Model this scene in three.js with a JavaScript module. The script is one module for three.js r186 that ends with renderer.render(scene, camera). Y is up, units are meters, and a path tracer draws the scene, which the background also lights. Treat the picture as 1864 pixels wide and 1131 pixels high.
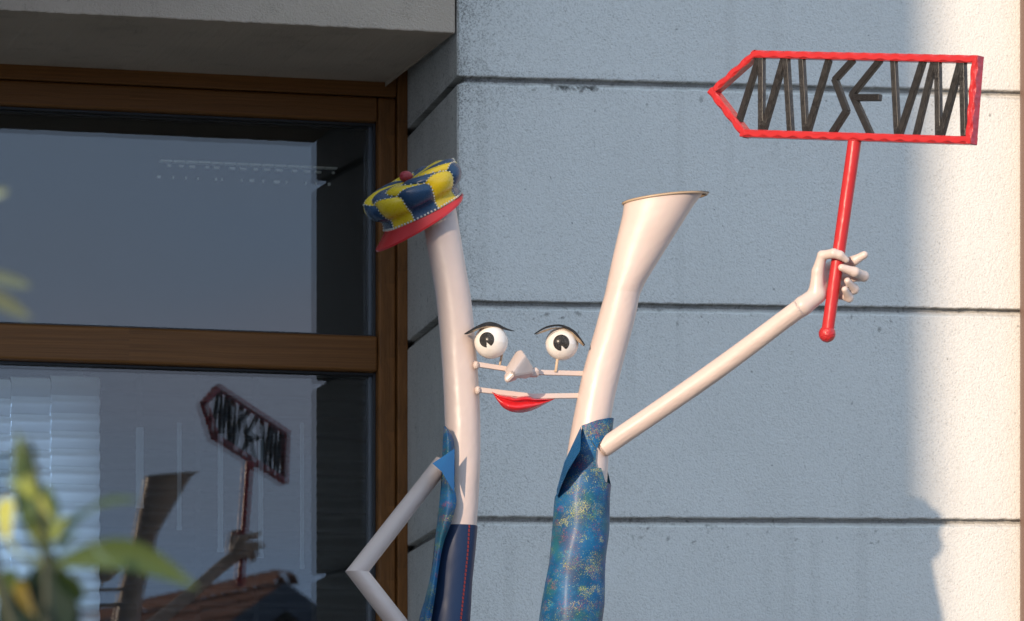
import * as THREE from 'three';
import { mergeGeometries, mergeVertices, toCreasedNormals } from 'three/addons/utils/BufferGeometryUtils.js';
import { RoundedBoxGeometry } from 'three/addons/geometries/RoundedBoxGeometry.js';
import { ConvexGeometry } from 'three/addons/geometries/ConvexGeometry.js';
import { MarchingCubes } from 'three/addons/objects/MarchingCubes.js';

// ------------------------------------------------------------------ camera
// A long lens held level, with the lens shifted up (verticals stay upright).
const scene = new THREE.Scene();
const EYE = 1.6, F = 9380, HX = 932, HY = 1885;          // eye height, focal length in photo pixels, optical axis in photo pixels
const camera = new THREE.PerspectiveCamera(2 * Math.atan(HY / F) * 180 / Math.PI, 1864 / 3770, 0.3, 600);
camera.position.set(0, EYE, 0);
camera.setViewOffset(1864, 3770, 0, 0, 1864, 1131);
camera.updateProjectionMatrix();
camera.focus = 9.3;
camera.userData.fStop = 7.5;

const renderer = new THREE.WebGLRenderer({ antialias: true });
renderer.setSize(1024, 621);
renderer.toneMapping = THREE.LinearToneMapping;
renderer.toneMappingExposure = 1.12;
renderer.shadowMap.enabled = true;

// ------------------------------------------------------------------ sky and sun
const rnd = (() => { let s = 12345; return () => { s = (s + 0x6d2b79f5) | 0; let t = Math.imul(s ^ (s >>> 15), 1 | s); t = (t + Math.imul(t ^ (t >>> 7), 61 | t)) ^ t; return ((t ^ (t >>> 14)) >>> 0) / 4294967296; }; })();
const hash3 = (x, y, z) => { let h = Math.imul(x, 374761393) + Math.imul(y, 668265263) + Math.imul(z, 2147483647 ^ 0x5bd1e995); h = Math.imul(h ^ (h >>> 13), 1274126177); h ^= h >>> 16; return (h >>> 0) / 4294967296; };
const sm = (t) => t * t * (3 - 2 * t);
function vnoise(x, y, z = 0) {
  const ix = Math.floor(x), iy = Math.floor(y), iz = Math.floor(z), a = sm(x - ix), b = sm(y - iy), c = sm(z - iz);
  const l = (p, q, t) => p + (q - p) * t;
  const f = (k) => l(l(hash3(ix, iy, iz + k), hash3(ix + 1, iy, iz + k), a), l(hash3(ix, iy + 1, iz + k), hash3(ix + 1, iy + 1, iz + k), a), b);
  return l(f(0), f(1), c);
}
function fbm(x, y, z = 0, n = 4) { let s = 0, a = 0.5; for (let i = 0; i < n; i++) { s += a * vnoise(x, y, z); x = x * 2.03 + 7.1; y = y * 2.03 + 3.7; z = z * 2.03 + 1.3; a *= 0.5; } return s / (1 - Math.pow(0.5, n)); }
const sstep = (a, b, x) => sm(Math.min(1, Math.max(0, (x - a) / (b - a))));

const AZ = 27.5 * Math.PI / 180, EL = 10.7 * Math.PI / 180;
const SUN = new THREE.Vector3(-Math.sin(AZ) * Math.cos(EL), Math.sin(EL), Math.cos(AZ) * Math.cos(EL));
{
  const W = 1024, H = 512, d = new Float32Array(W * H * 4);
  const v = new THREE.Vector3();
  for (let r = 0; r < H; r++) for (let c = 0; c < W; c++) {
    const up = ((r + 0.5) / H - 0.5) * Math.PI, ro = ((c + 0.5) / W - 0.5) * 2 * Math.PI;
    v.set(Math.cos(ro) * Math.cos(up), Math.sin(up), Math.sin(ro) * Math.cos(up));
    const e = Math.max(0, v.y), k = Math.pow(1 - e, 3.4), cs = v.dot(SUN);
    let R = 0.47 + 0.10 * k, G = 0.68 + 0.30 * k, B = 0.86 + 0.86 * k;
    const glow = Math.pow(Math.max(0, cs), 12), wide = Math.pow(Math.max(0, cs * 0.5 + 0.5), 4);
    R += 0.55 * glow + 0.16 * wide; G += 0.38 * glow + 0.11 * wide; B += 0.22 * glow + 0.05 * wide;
    // thin streaky cloud
    const cx = v.x / (e + 0.16), cz = v.z / (e + 0.16);
    const n = fbm(cx * 0.9 + 3.3, cz * 1.6 + 8.1, 0.5, 5);
    const cl = sstep(0.47, 0.72, n) * sstep(0.0, 0.1, e) * 0.5;
    const az = Math.atan2(v.z, v.x), cl2 = 0.42 * sstep(0.46, 0.70, fbm(az * 9 + 40, e * 34 + 2.7, 7.5, 4)) * sstep(0.02, 0.09, e) * sstep(0.6, 0.3, e) * sstep(3.1, 2.6, Math.abs(az));
    const lit = 0.78 + 0.35 * glow;
    R += (lit * 1.10 - R) * cl; G += (lit * 1.14 - G) * cl; B += (lit * 1.30 - B) * cl;
    R += (0.98 - R) * cl2; G += (0.98 - G) * cl2; B += (1.20 - B) * cl2;
    if (v.y < 0) { R = 0.25; G = 0.24; B = 0.23; }
    const o = (r * W + c) * 4; d[o] = R; d[o + 1] = G; d[o + 2] = B; d[o + 3] = 1;
  }
  const t = new THREE.DataTexture(d, W, H, THREE.RGBAFormat, THREE.FloatType);
  t.mapping = THREE.EquirectangularReflectionMapping; t.magFilter = THREE.LinearFilter; t.minFilter = THREE.LinearFilter; t.needsUpdate = true;
  scene.background = t; scene.environment = t;
}
const sun = new THREE.DirectionalLight(new THREE.Color().setRGB(1.0, 0.80, 0.60), 4.45);
sun.position.copy(SUN).multiplyScalar(60).add(new THREE.Vector3(0, 3, -9));
sun.target.position.set(0, 3, -9);
sun.castShadow = true;
Object.assign(sun.shadow.camera, { left: -14, right: 14, top: 14, bottom: -14, near: 1, far: 140 });
sun.shadow.mapSize.set(4096, 4096);
scene.add(sun, sun.target);

// ------------------------------------------------------------------ helpers
const V = (x, y, z) => new THREE.Vector3(x, y, z);
const P = (x, y, Z) => V((x - HX) / F * Z, EYE + (HY - y) / F * Z, -Z);    // a place given by its direction and its distance in front of the eye
const H2 = (y, Z) => EYE + (HY - y) / F * Z;
const used = {};
function numbered(n) { const k = used[n] = (used[n] ?? -1) + 1; return k ? n + '_' + String(k).padStart(3, '0') : n; }
function thing(name, label, category, pos, group) {
  const g = new THREE.Group(); g.name = numbered(name); if (pos) g.position.copy(pos);
  g.userData = { label, category }; if (group) g.userData.group = group;
  scene.add(g); g.updateMatrixWorld(true); return g;
}
function part(name, geo, m, parent, extra) {
  // geometry is given in world places; move it into the parent's own axes
  const o = new THREE.Mesh(geo, m); o.name = name; o.castShadow = o.receiveShadow = true;
  const base = V(0, 0, 0); let q = parent; while (q && q !== scene) { base.add(q.position); q = q.parent; }
  if (!geo.userData.local) geo.translate(-base.x, -base.y, -base.z);
  if (extra) Object.assign(o.userData, extra);
  parent.add(o); return o;
}
function struct(name, geo, m) { const o = new THREE.Mesh(geo, m); o.name = name; o.userData.kind = 'structure'; o.castShadow = o.receiveShadow = true; scene.add(o); return o; }
const rgb = (r, g, b) => new THREE.Color().setRGB(r, g, b);
function curve(pts) {         // smooth y -> value through [y, value] pairs (monotone in y)
  return (y) => {
    let i = 0; while (i < pts.length - 2 && y > pts[i + 1][0]) i++;
    const p1 = pts[i], p2 = pts[i + 1], p0 = pts[i - 1] ?? [2 * p1[0] - p2[0], 2 * p1[1] - p2[1]], p3 = pts[i + 2] ?? [2 * p2[0] - p1[0], 2 * p2[1] - p1[1]];
    const h = p2[0] - p1[0], t = (y - p1[0]) / h;
    if (t <= 0 || t >= 1) return p1[1] + (p2[1] - p1[1]) * t;
    const m1 = (p2[1] - p0[1]) / (p2[0] - p0[0]) * h, m2 = (p3[1] - p1[1]) / (p3[0] - p1[0]) * h;
    const t2 = t * t, t3 = t2 * t;
    return (2 * t3 - 3 * t2 + 1) * p1[1] + (t3 - 2 * t2 + t) * m1 + (-2 * t3 + 3 * t2) * p2[1] + (t3 - t2) * m2;
  };
}
function gridGeo(nu, nv, fn, uvf) {      // surface from fn(u, v), u, v in 0..1
  const pos = [], uv = [], idx = [];
  for (let j = 0; j <= nv; j++) for (let i = 0; i <= nu; i++) {
    const p = fn(i / nu, j / nv); pos.push(p.x, p.y, p.z);
    const t = uvf ? uvf(i / nu, j / nv, p) : [i / nu, j / nv]; uv.push(t[0], t[1]);
  }
  const w = nu + 1;
  for (let j = 0; j < nv; j++) for (let i = 0; i < nu; i++) { const a = j * w + i; idx.push(a, a + 1, a + w, a + 1, a + w + 1, a + w); }
  const g = new THREE.BufferGeometry();
  g.setAttribute('position', new THREE.Float32BufferAttribute(pos, 3)); g.setAttribute('uv', new THREE.Float32BufferAttribute(uv, 2)); g.setIndex(idx);
  g.computeVertexNormals();
  return g;
}
function closeSeam(g, nu, nv) {          // average the normals of first and last column
  const n = g.attributes.normal, w = nu + 1, a = V(0, 0, 0), b = V(0, 0, 0);
  for (let j = 0; j <= nv; j++) { a.fromBufferAttribute(n, j * w); b.fromBufferAttribute(n, j * w + nu); a.add(b).normalize(); n.setXYZ(j * w, a.x, a.y, a.z); n.setXYZ(j * w + nu, a.x, a.y, a.z); }
  return g;
}
function limb(pts, radii, seg = 24, capEnds = true) {     // a tapering tube through points
  const c = pts.length > 2 ? new THREE.CatmullRomCurve3(pts, false, 'centripetal') : new THREE.LineCurve3(pts[0], pts[1]);
  const n = Math.max(2, (pts.length - 1) * 10), fr = c.computeFrenetFrames(n, false);
  const rad = (t) => { const x = t * (radii.length - 1), i = Math.min(radii.length - 2, Math.floor(x)); return radii[i] + (radii[i + 1] - radii[i]) * (x - i); };
  const L = c.getLength();
  const body = closeSeam(gridGeo(seg, n, (u, v) => {
    const k = Math.round(v * n), p = c.getPoint(v), a = u * Math.PI * 2, r = rad(v);
    return p.addScaledVector(fr.normals[k], Math.cos(a) * r).addScaledVector(fr.binormals[k], Math.sin(a) * r);
  }, (u, v) => [u * 0.25, v * L]), seg, n);
  if (!capEnds) return body;
  const caps = [0, 1].map((e) => gridGeo(seg, 4, (u, v) => {
    const k = e * n, p = c.getPoint(e), a = u * Math.PI * 2, r = rad(e), q = v * Math.PI / 2;
    return p.addScaledVector(fr.normals[k], Math.cos(a) * r * Math.cos(q)).addScaledVector(fr.binormals[k], Math.sin(a) * r * Math.cos(q)).addScaledVector(fr.tangents[k], (e ? 1 : -1) * r * 0.5 * Math.sin(q));
  }));
  return mergeGeometries([body, ...caps]);
}
function bar(a, b, w, d, chamfer = 0.0012) {         // a square bar from a to b: w across, d towards the eye
  const L = a.distanceTo(b), g = new RoundedBoxGeometry(L, w, d, 2, chamfer);
  const x = b.clone().sub(a).normalize(), z = V(0, 0, 1).addScaledVector(x, -x.z).normalize(), y = z.clone().cross(x);
  g.applyMatrix4(new THREE.Matrix4().makeBasis(x, y, z).setPosition(a.clone().add(b).multiplyScalar(0.5)));
  return g;
}

// ------------------------------------------------------------------ textures
function dataTex(n, m, fn, srgb, repeat = true) {
  const d = new Uint8Array(n * m * 4);
  for (let j = 0; j < m; j++) for (let i = 0; i < n; i++) { const c = fn(i, j), o = (j * n + i) * 4; d[o] = c[0] * 255; d[o + 1] = (c[1] ?? c[0]) * 255; d[o + 2] = (c[2] ?? c[0]) * 255; d[o + 3] = 255; }
  const t = new THREE.DataTexture(d, n, m); t.magFilter = THREE.LinearFilter; t.minFilter = THREE.LinearMipmapLinearFilter;
  if (repeat) t.wrapS = t.wrapT = THREE.RepeatWrapping; if (srgb) t.colorSpace = THREE.SRGBColorSpace; t.needsUpdate = true; return t;
}
const toS = (x) => x <= 0.0031308 ? 12.92 * x : 1.055 * Math.pow(x, 1 / 2.4) - 0.055;
function tileNoise(n, cells, seed) {          // tiling value noise on an n x n grid
  const g = new Float32Array(cells * cells); for (let i = 0; i < g.length; i++) g[i] = hash3(i, seed, 17);
  return (x, y) => { const fx = x / n * cells, fy = y / n * cells, ix = Math.floor(fx), iy = Math.floor(fy), a = sm(fx - ix), b = sm(fy - iy), w = (p, q) => g[((q % cells + cells) % cells) * cells + (p % cells + cells) % cells];
    return (w(ix, iy) * (1 - a) + w(ix + 1, iy) * a) * (1 - b) + (w(ix, iy + 1) * (1 - a) + w(ix + 1, iy + 1) * a) * b; };
}
// stucco relief: 0.4 m tile
const stuccoBump = (() => { const n = 512, a = tileNoise(n, 236, 1), b = tileNoise(n, 140, 2), c = tileNoise(n, 60, 3); const t = dataTex(n, n, (i, j) => [0.5 * a(i, j) + 0.35 * b(i, j) + 0.15 * c(i, j)]); t.repeat.set(1 / 0.4, 1 / 0.4); return t; })();
// stucco colour over the wall right of the window, one sheet without repeats: 2.2 m x 1.75 m from s = -0.7, h = 2.4
const WS0 = -0.72, WSW = 2.2, WH0 = 2.36, WHH = 1.65;
const grimeMap = (() => {
  const n = 2048, m = 1536, J = [3.556, 3.099, 2.657];
  const spots = []; for (let k = 0; k < 240; k++) { const j = J[Math.floor(rnd() * 3)]; spots.push([rnd() * 1.5, j - 0.004 - Math.pow(rnd(), 2.2) * 0.05, 0.001 + rnd() * rnd() * 0.004, rnd()]); }
  for (let k = 0; k < 26; k++) spots.push([0.20 + rnd() * 0.10, J[0] - 0.022 + rnd() * 0.006, 0.002 + rnd() * 0.003, 1]);
  for (let k = 0; k < 90; k++) spots.push([rnd() * 1.5, 2.4 + rnd() * 1.5, 0.0008 + rnd() * 0.0012, 1]);
  for (let k = 0; k < 60; k++) spots.push([-rnd() * 0.6, 2.4 + rnd() * 1.3, 0.0008 + rnd() * 0.003, 1]);
  const buf = new Float32Array(n * m);
  for (let q = 0; q < n * m; q++) {
    const i = q % n, j = (q - i) / n, s = WS0 + (i + 0.5) / n * WSW, h = WH0 + (j + 0.5) / m * WHH;
    const hh = h - 0.021 * Math.max(0, s);
    const g = hash3(i, j, 5), g2 = vnoise(i / 2.3, j / 2.3, 9);
    const big = fbm(s * 3, h * 3, 2, 3), mid = fbm(s * 16, h * 11, 4, 3);
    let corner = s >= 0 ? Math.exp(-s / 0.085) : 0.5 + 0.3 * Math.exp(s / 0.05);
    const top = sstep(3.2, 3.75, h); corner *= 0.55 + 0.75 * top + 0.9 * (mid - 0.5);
    let joint = 0; for (const y of J) { const dd = y - hh; if (dd > -0.012 && dd < 0.09) joint = Math.max(joint, dd < 0 ? 0.35 : Math.exp(-dd / 0.022)); }
    joint *= sstep(1.0, 0.0, s) * 0.7 + 0.25;
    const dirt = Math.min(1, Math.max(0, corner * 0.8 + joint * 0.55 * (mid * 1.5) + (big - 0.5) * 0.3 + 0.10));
    // dark pits between the grains, more of them where it is dirty
    const pit = sstep(0.66 - 0.22 * dirt, 0.95 - 0.22 * dirt, g * 0.55 + g2 * 0.45);
    buf[q] = 1.04 - 0.16 * dirt - pit * (0.32 + 0.34 * dirt) + (g - 0.5) * 0.05 + (big - 0.5) * 0.10 + (fbm(s * 9, h * 7, 11, 3) - 0.5) * 0.07 - 0.05 * sstep(0.56, 0.8, vnoise(s * 38, h * 1.6, 21)) * sstep(0.35, 0.75, vnoise(s * 5, h * 4, 23));
    const inG = J.some((y) => hh < y - 0.0005 && hh > y - 0.0085); if (inG) buf[q] *= 0.5;
  }
  for (const [s, h0, r, a] of spots) { const h = h0 + 0.021 * Math.max(0, s); const ci = (s - WS0) / WSW * n, cj = (h - WH0) / WHH * m, ri = r / WSW * n, e = 1 + rnd() * 1.2, ang = rnd() * 6;
    for (let j = Math.floor(cj - ri * 3); j <= cj + ri * 3; j++) for (let i = Math.floor(ci - ri * 3); i <= ci + ri * 3; i++) { if (i < 0 || j < 0 || i >= n || j >= m) continue; const x = (i - ci) / ri, y = (j - cj) / ri, u = x * Math.cos(ang) + y * Math.sin(ang), w = -x * Math.sin(ang) + y * Math.cos(ang); const dd = Math.hypot(u / e, w) + (hash3(i, j, 77) - 0.5) * 0.7; if (dd < 1) buf[j * n + i] *= 1 - 0.55 * (0.5 + 0.5 * a) * (1 - dd * dd * 0.6); } }
  return dataTex(n, m, (i, j) => { const b = Math.max(0.12, buf[j * n + i]), w = 1 - b; return [toS(0.70 * b), toS(0.68 * b * (1 - 0.02 * w)), toS(0.64 * b * (1 - 0.06 * w))]; }, true, false);
})();
const plaster = new THREE.MeshStandardMaterial({ map: grimeMap, bumpMap: stuccoBump, bumpScale: 0.0015, roughness: 0.93 });
plaster.name = 'stucco';
const plasterTile = (() => { const n = 512, a = tileNoise(n, 20, 11), b = tileNoise(n, 6, 12); const t = dataTex(n, n, (i, j) => { const g = hash3(i, j, 31), q = 1 - 0.4 * sstep(0.72, 0.98, g * 0.6 + 0.4 * a(i, j)) - 0.12 * (b(i, j)); return [toS(0.60 * q), toS(0.575 * q), toS(0.54 * q)]; }, true); t.repeat.set(1 / 0.7, 1 / 0.7); return t; })();
const plasterOld = new THREE.MeshStandardMaterial({ map: plasterTile, bumpMap: stuccoBump, bumpScale: 0.0015, roughness: 0.94 });
plasterOld.name = 'old stucco';
function woodTex(seed, r, g, b) {
  const n = 512, m = 512, a = tileNoise(n, 90, seed), c = tileNoise(n, 14, seed + 1), d = tileNoise(n, 5, seed + 2);
  return dataTex(n, m, (i, j) => { const w = d(i, j) * 30, gr = 0.5 * a((j + w) % 512, i * 0.03) + 0.3 * hash3(Math.floor(j), Math.floor(i / 60 + hash3(j, 3, 3) * 60), seed) + 0.2 * c(j, i * 0.1); const q = 0.62 + 0.7 * gr; return [toS(r * q), toS(g * q), toS(b * q)]; }, true);
}
const woodBump = (() => { const n = 256, a = tileNoise(n, 90, 40); const t = dataTex(n, n, (i, j) => [a(j, i * 0.04)]); t.repeat.set(1 / 0.25, 1 / 0.12); return t; })();
const wood = (() => { const t = woodTex(20, 0.20, 0.082, 0.022); t.repeat.set(1 / 0.6, 1 / 0.16); return new THREE.MeshPhysicalMaterial({ map: t, bumpMap: woodBump, bumpScale: 0.0004, roughness: 0.55, specularIntensity: 0.45, clearcoat: 0.06, clearcoatRoughness: 0.35 }); })();
wood.name = 'varnished timber';
const woodUp = (() => { const t = wood.map.clone(); t.rotation = Math.PI / 2; t.repeat.set(1 / 0.16, 1 / 0.6); t.needsUpdate = true; const b = woodBump.clone(); b.rotation = Math.PI / 2; return new THREE.MeshPhysicalMaterial({ map: t, bumpMap: b, bumpScale: 0.0004, roughness: 0.55, specularIntensity: 0.45, clearcoat: 0.06, clearcoatRoughness: 0.35 }); })();
woodUp.name = 'varnished upright timber';
// painted metal with faint brush unevenness and scuffs
const paintBump = (() => { const n = 512, a = tileNoise(n, 9, 60), b = tileNoise(n, 40, 61); const t = dataTex(n, n, (i, j) => [0.8 * a(i, j) + 0.2 * b(i, j)]); t.repeat.set(1 / 0.35, 1 / 0.35); return t; })();
const paintRough = (() => { const n = 256, a = tileNoise(n, 16, 63), b = tileNoise(n, 60, 64); return dataTex(n, n, (i, j) => { const v = 0.62 + 0.38 * (0.6 * a(i, j) + 0.4 * b(i, j)); return [v]; }); })();
function paint(name, r, g, b, rough = 0.38, o = {}) {
  const m = new THREE.MeshPhysicalMaterial({ color: rgb(r, g, b), roughness: rough, bumpMap: paintBump, bumpScale: 0.0011, roughnessMap: paintRough, ...o }); m.name = name; return m;
}
const skinMap = (() => { const n = 512, a = tileNoise(n, 7, 70), b = tileNoise(n, 40, 71); const specks = []; for (let k = 0; k < 9; k++) specks.push([rnd() * n, rnd() * n, 1 + rnd() * 1.6, 1 + rnd() * 3]);
  const t = dataTex(n, n, (i, j) => { let q = 0.93 + 0.09 * (a(i, j) - 0.5) + 0.05 * (b(i, j) - 0.5) + 0.07; for (const [x, y, r, e] of specks) { const dd = Math.hypot((i - x), (j - y) / e); if (dd < r) q *= 0.62; } return [toS(0.635 * q), toS(0.512 * q * (0.99 + 0.01 * a(i, j))), toS(0.455 * q)]; }, true); t.repeat.set(1 / 0.5, 1 / 0.9); return t; })();
const skin = new THREE.MeshPhysicalMaterial({ map: skinMap, roughness: 0.55, roughnessMap: paintRough, bumpMap: paintBump, bumpScale: 0.0014, clearcoat: 0.04, clearcoatRoughness: 0.32 }); skin.name = 'pale pink paint';
const skinPlain = paint('pale pink paint on small pieces', 0.635, 0.512, 0.455, 0.5, { clearcoat: 0.08, clearcoatRoughness: 0.3 });
const skinBar = paint('pale pink paint on bars', 0.635, 0.512, 0.455, 0.5, { bumpScale: 0 });
const red = paint('red paint', 0.52, 0.026, 0.028, 0.42, { clearcoat: 0.2, clearcoatRoughness: 0.2 });
const black = paint('black paint', 0.018, 0.016, 0.015, 0.44, { clearcoat: 0.25, clearcoatRoughness: 0.22, specularIntensity: 0.7 });
const white = paint('white paint', 0.78, 0.73, 0.68, 0.3, { clearcoat: 0.4, clearcoatRoughness: 0.15, bumpScale: 0.0003 });
const cream = paint('bare cream edge', 0.50, 0.37, 0.25, 0.6);
const navy = paint('navy paint', 0.012, 0.028, 0.075, 0.62, { specularIntensity: 0.6 });
const capBlue = paint('dark blue paint', 0.010, 0.040, 0.098, 0.36, { bumpScale: 0, clearcoat: 0.15, clearcoatRoughness: 0.25 });
const capYellow = paint('yellow paint', 0.60, 0.42, 0.008, 0.36, { bumpScale: 0, clearcoat: 0.15, clearcoatRoughness: 0.25 });
const lapelBlue = paint('bright blue paint', 0.006, 0.105, 0.28, 0.35, { clearcoat: 0.3, clearcoatRoughness: 0.2 });
const stitchWhite = paint('white dots', 0.75, 0.74, 0.68, 0.6);

// ------------------------------------------------------------------ the place, in plan: the window wall is turned 14.6 degrees
const U = V(0.9676, 0, -0.2523), N = V(0.2523, 0, 0.9676);            // along the wall to the right; out of the wall
const C0 = P(832, 565, 10.5); C0.y = 0;                                  // the arris of the window reveal
const RV = V(-0.1816, 0, -0.9834);                                       // along the reveal, inwards
const RN = V(0.9834, 0, -0.1816);                                        // into the pier, square to the reveal
const wallAt = (s, off, h) => C0.clone().addScaledVector(U, s).addScaledVector(N, -off).setY(h);
const depth = 0.623;
// window coordinates: (w, h) on the frame's outer face; w = 0 at the reveal, negative to the left
const WIN0 = C0.clone().addScaledVector(RV, depth);
const winAt = (w, h, back = 0) => WIN0.clone().addScaledVector(U, w).addScaledVector(N, -back).setY(h);
const winXY = (x, y, back = 0) => {   // where the line of sight meets the window's plane: [w, h]
  const o = winAt(0, 0, back), dx = (x - HX) / F; // Z unknown: point (dx Z, -Z), (p - o).N = 0
  const Z = (o.x * N.x + o.z * N.z) / (dx * N.x - N.z); const p = P(x, y, Z); return [p.clone().sub(o).setY(0).dot(U), p.y];
};

// ---- ground and street
const groundMap = (() => { const n = 512, a = tileNoise(n, 12, 80), b = tileNoise(n, 120, 81); const t = dataTex(n, n, (i, j) => { const q = 0.8 + 0.25 * a(i, j) + 0.2 * b(i, j); return [toS(0.11 * q), toS(0.10 * q), toS(0.085 * q)]; }, true); t.repeat.set(300, 300); return t; })();
{ const g = new THREE.CircleGeometry(450, 64); g.rotateX(-Math.PI / 2); struct('ground', g, new THREE.MeshStandardMaterial({ map: groundMap, roughness: 0.95 })); }
{ // street across the way, behind the photographer
  const g = new THREE.BoxGeometry(400, 0.004, 7); g.applyMatrix4(new THREE.Matrix4().makeBasis(U, V(0, 1, 0), N).setPosition(N.clone().multiplyScalar(14).setY(0.004)));
  struct('road', g, new THREE.MeshStandardMaterial({ color: rgb(0.055, 0.055, 0.058), roughness: 0.9 }));
}

// ---- museum facade
const facade = thing('museum_building', 'pale stucco building wall with deep grooves between its courses and a large timber window', 'building', C0.clone());
// A course of the pier right of the window: front face and reveal as one block with a groove above and below.
// rise: the courses climb slightly to the right.
const RISE = 0.021;
function courseBlock(hTop, hBot, sEnd, revealLen, groove) {
  const G = 0.017, prof = [];
  if (groove) prof.push([hTop, G], [hTop - 0.0078, G], [hTop - 0.0100, G * 0.84], [hTop - 0.0178, 0.0014], [hTop - 0.0198, 0]);
  else prof.push([hTop, 0]);
  prof.push([hBot + 0.002, 0], [hBot, 0.0012], [hBot, G]);
  const plan = [];                      // [s or reveal distance, kind]
  for (let i = 0; i <= 5; i++) plan.push(['r', revealLen * (1 - i / 5)]);
  const nf = 220; for (let i = 0; i <= nf; i++) plan.push(['f', sEnd * Math.pow(i / nf, 1.0)]);
  const ring = ([h, inset], k) => plan.map(([kind, d], q) => {
    // the arris: where the two inset faces meet, slightly rounded
    const arris = (() => { // C0 + a U - inset N  ==  C0 + b RV + inset RN
      const A = U, B = RV, rx = inset * RN.x + inset * N.x, rz = inset * RN.z + inset * N.z; const det = A.x * -B.z + B.x * A.z; const a = (rx * -B.z + B.x * rz) / det; return a; })();
    let p, u;
    const edgeRough = (k >= prof.length - 3) ? (vnoise(d * 160, h * 10, 3) - 0.5) * 0.0022 + (vnoise(d * 40, h * 10, 5) - 0.5) * 0.002 : (groove && k >= 2 && k <= 4 ? (vnoise(d * 50, h * 7, 8) - 0.5) * 0.003 : 0);
    if (kind === 'f') { const s = d === 0 ? arris + 0.004 : Math.max(d, arris + 0.004); p = wallAt(s, inset, h + edgeRough + RISE * s); u = s; }
    else { const dd = Math.max(d, 0.004); p = C0.clone().addScaledVector(RV, dd).addScaledVector(RN, inset).setY(h + edgeRough); if (d === 0) { const at = wallAt(arris, inset, h); p = at.addScaledVector(RV, 0.004).setY(h + edgeRough); } u = -dd; }
    return [p, [(u - WS0) / WSW, (p.y - RISE * 0 - WH0) / WHH], u];
  });
  const rings = prof.map(ring), pos = [], uv = [], uv1 = [];
  const tri = (a, b, c) => { for (const q of [a, b, c]) { pos.push(q[0].x, q[0].y, q[0].z); uv.push(q[1][0], q[1][1]); uv1.push(q[2], q[0].y); } };
  for (let k = 0; k < rings.length - 1; k++) for (let i = 0; i < plan.length - 1; i++) { const a = rings[k][i], b = rings[k][i + 1], c = rings[k + 1][i], d = rings[k + 1][i + 1]; tri(a, c, b); tri(b, c, d); }
  const g = new THREE.BufferGeometry();
  g.setAttribute('position', new THREE.Float32BufferAttribute(pos, 3)); g.setAttribute('uv', new THREE.Float32BufferAttribute(uv, 2)); g.setAttribute('uv1', new THREE.Float32BufferAttribute(uv1, 2));
  g.computeVertexNormals();
  return g;
}
stuccoBump.channel = 1;
// joints at the arris (heights): from the photograph
const hJ = [3.556, 3.0985, 2.6577].map((h) => h);
const courses = [4.93, 4.472, 4.014, hJ[0], hJ[1], hJ[2], 2.21, 1.76, 1.31, 0.86, 0.41, 0];
for (let i = 0; i < courses.length - 1; i++) part('plaster_course', courseBlock(courses[i], courses[i + 1], 1.26, depth + 0.10, true), plaster, facade);
const lintelM = plasterOld.clone(); lintelM.color.setRGB(0.84, 0.70, 0.58); lintelM.name = 'grimy stucco';
// wall core behind the courses, wall beyond the downpipe, left pier, lintel, wall under the window
function planBox(s0, s1, o0, o1, h0, h1) { // box in wall coordinates
  const g = new THREE.BoxGeometry(s1 - s0, h1 - h0, o1 - o0);
  g.applyMatrix4(new THREE.Matrix4().makeBasis(U, V(0, 1, 0), N).setPosition(wallAt((s0 + s1) / 2, (o0 + o1) / 2, (h0 + h1) / 2)));
  const p = g.attributes.position, nn = g.attributes.normal, uv = [], q = V(0, 0, 0);
  for (let i = 0; i < p.count; i++) { q.fromBufferAttribute(p, i).sub(C0); const s = q.dot(U), o = q.dot(N), ny = Math.abs(nn.getY(i)); const side = Math.abs(nn.getX(i) * U.x + nn.getZ(i) * U.z); if (ny > 0.5) uv.push(s, o); else if (side > 0.5) uv.push(o, p.getY(i)); else uv.push(s, p.getY(i)); }
  g.setAttribute('uv', new THREE.Float32BufferAttribute(uv, 2)); g.setAttribute('uv1', new THREE.Float32BufferAttribute(uv, 2));
  return g;
}
part('wall_core', planBox(0.16, 6, 0.03, 0.75, 0, 7), plasterOld, facade);
part('wall', planBox(1.265, 6, 0, 0.029, 0, 7), plasterOld, facade);
part('wall', planBox(0.02, 1.265, 0, 0.028, 4.97, 7), plasterOld, facade);
const winW = 2.3, sLeft = -0.03 - winW, hSoff = H2(60, 10.5), hSill = 1.15;
part('wall', planBox(-7, sLeft - 0.03, 0, 0.75, 0, 7), plasterOld, facade);
{ // lintel with a slightly ragged lower arris
  const gs = []; const n = 260, a = -0.0048, b = sLeft - 0.03;
  const pr = [[7, 0], [hSoff + 0.002, 0], [hSoff, 0.0015], [hSoff + 0.012, depth + 0.08]];
  const g = gridGeo(n, pr.length - 1, (u, v) => { const k = Math.round(v * (pr.length - 1)), s = a + (b - a) * u; const r = k === 1 || k === 2 ? (vnoise(s * 130, 1, 4) - 0.5) * 0.002 : 0; return wallAt(s, pr[k][1], pr[k][0] + r); }, (u, v, p) => { const q = p.clone().sub(C0); return [q.dot(U), p.y + q.dot(N)]; });
  const flat = g.toNonIndexed(); flat.computeVertexNormals(); flat.setAttribute('uv1', flat.attributes.uv.clone());
  gs.push(flat);
  const e = gridGeo(1, 1, (u, v) => wallAt(a, u * (depth + 0.08), hSoff + 0.0005 + v * (7 - hSoff))).toNonIndexed(); e.setAttribute('uv1', e.attributes.uv.clone()); gs.push(e);
  part('lintel', mergeGeometries(gs), lintelM, facade);
}
part('wall', planBox(sLeft - 0.03, -0.01, 0.02, 0.75, 0, hSill - 0.06), plasterOld, facade);
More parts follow.
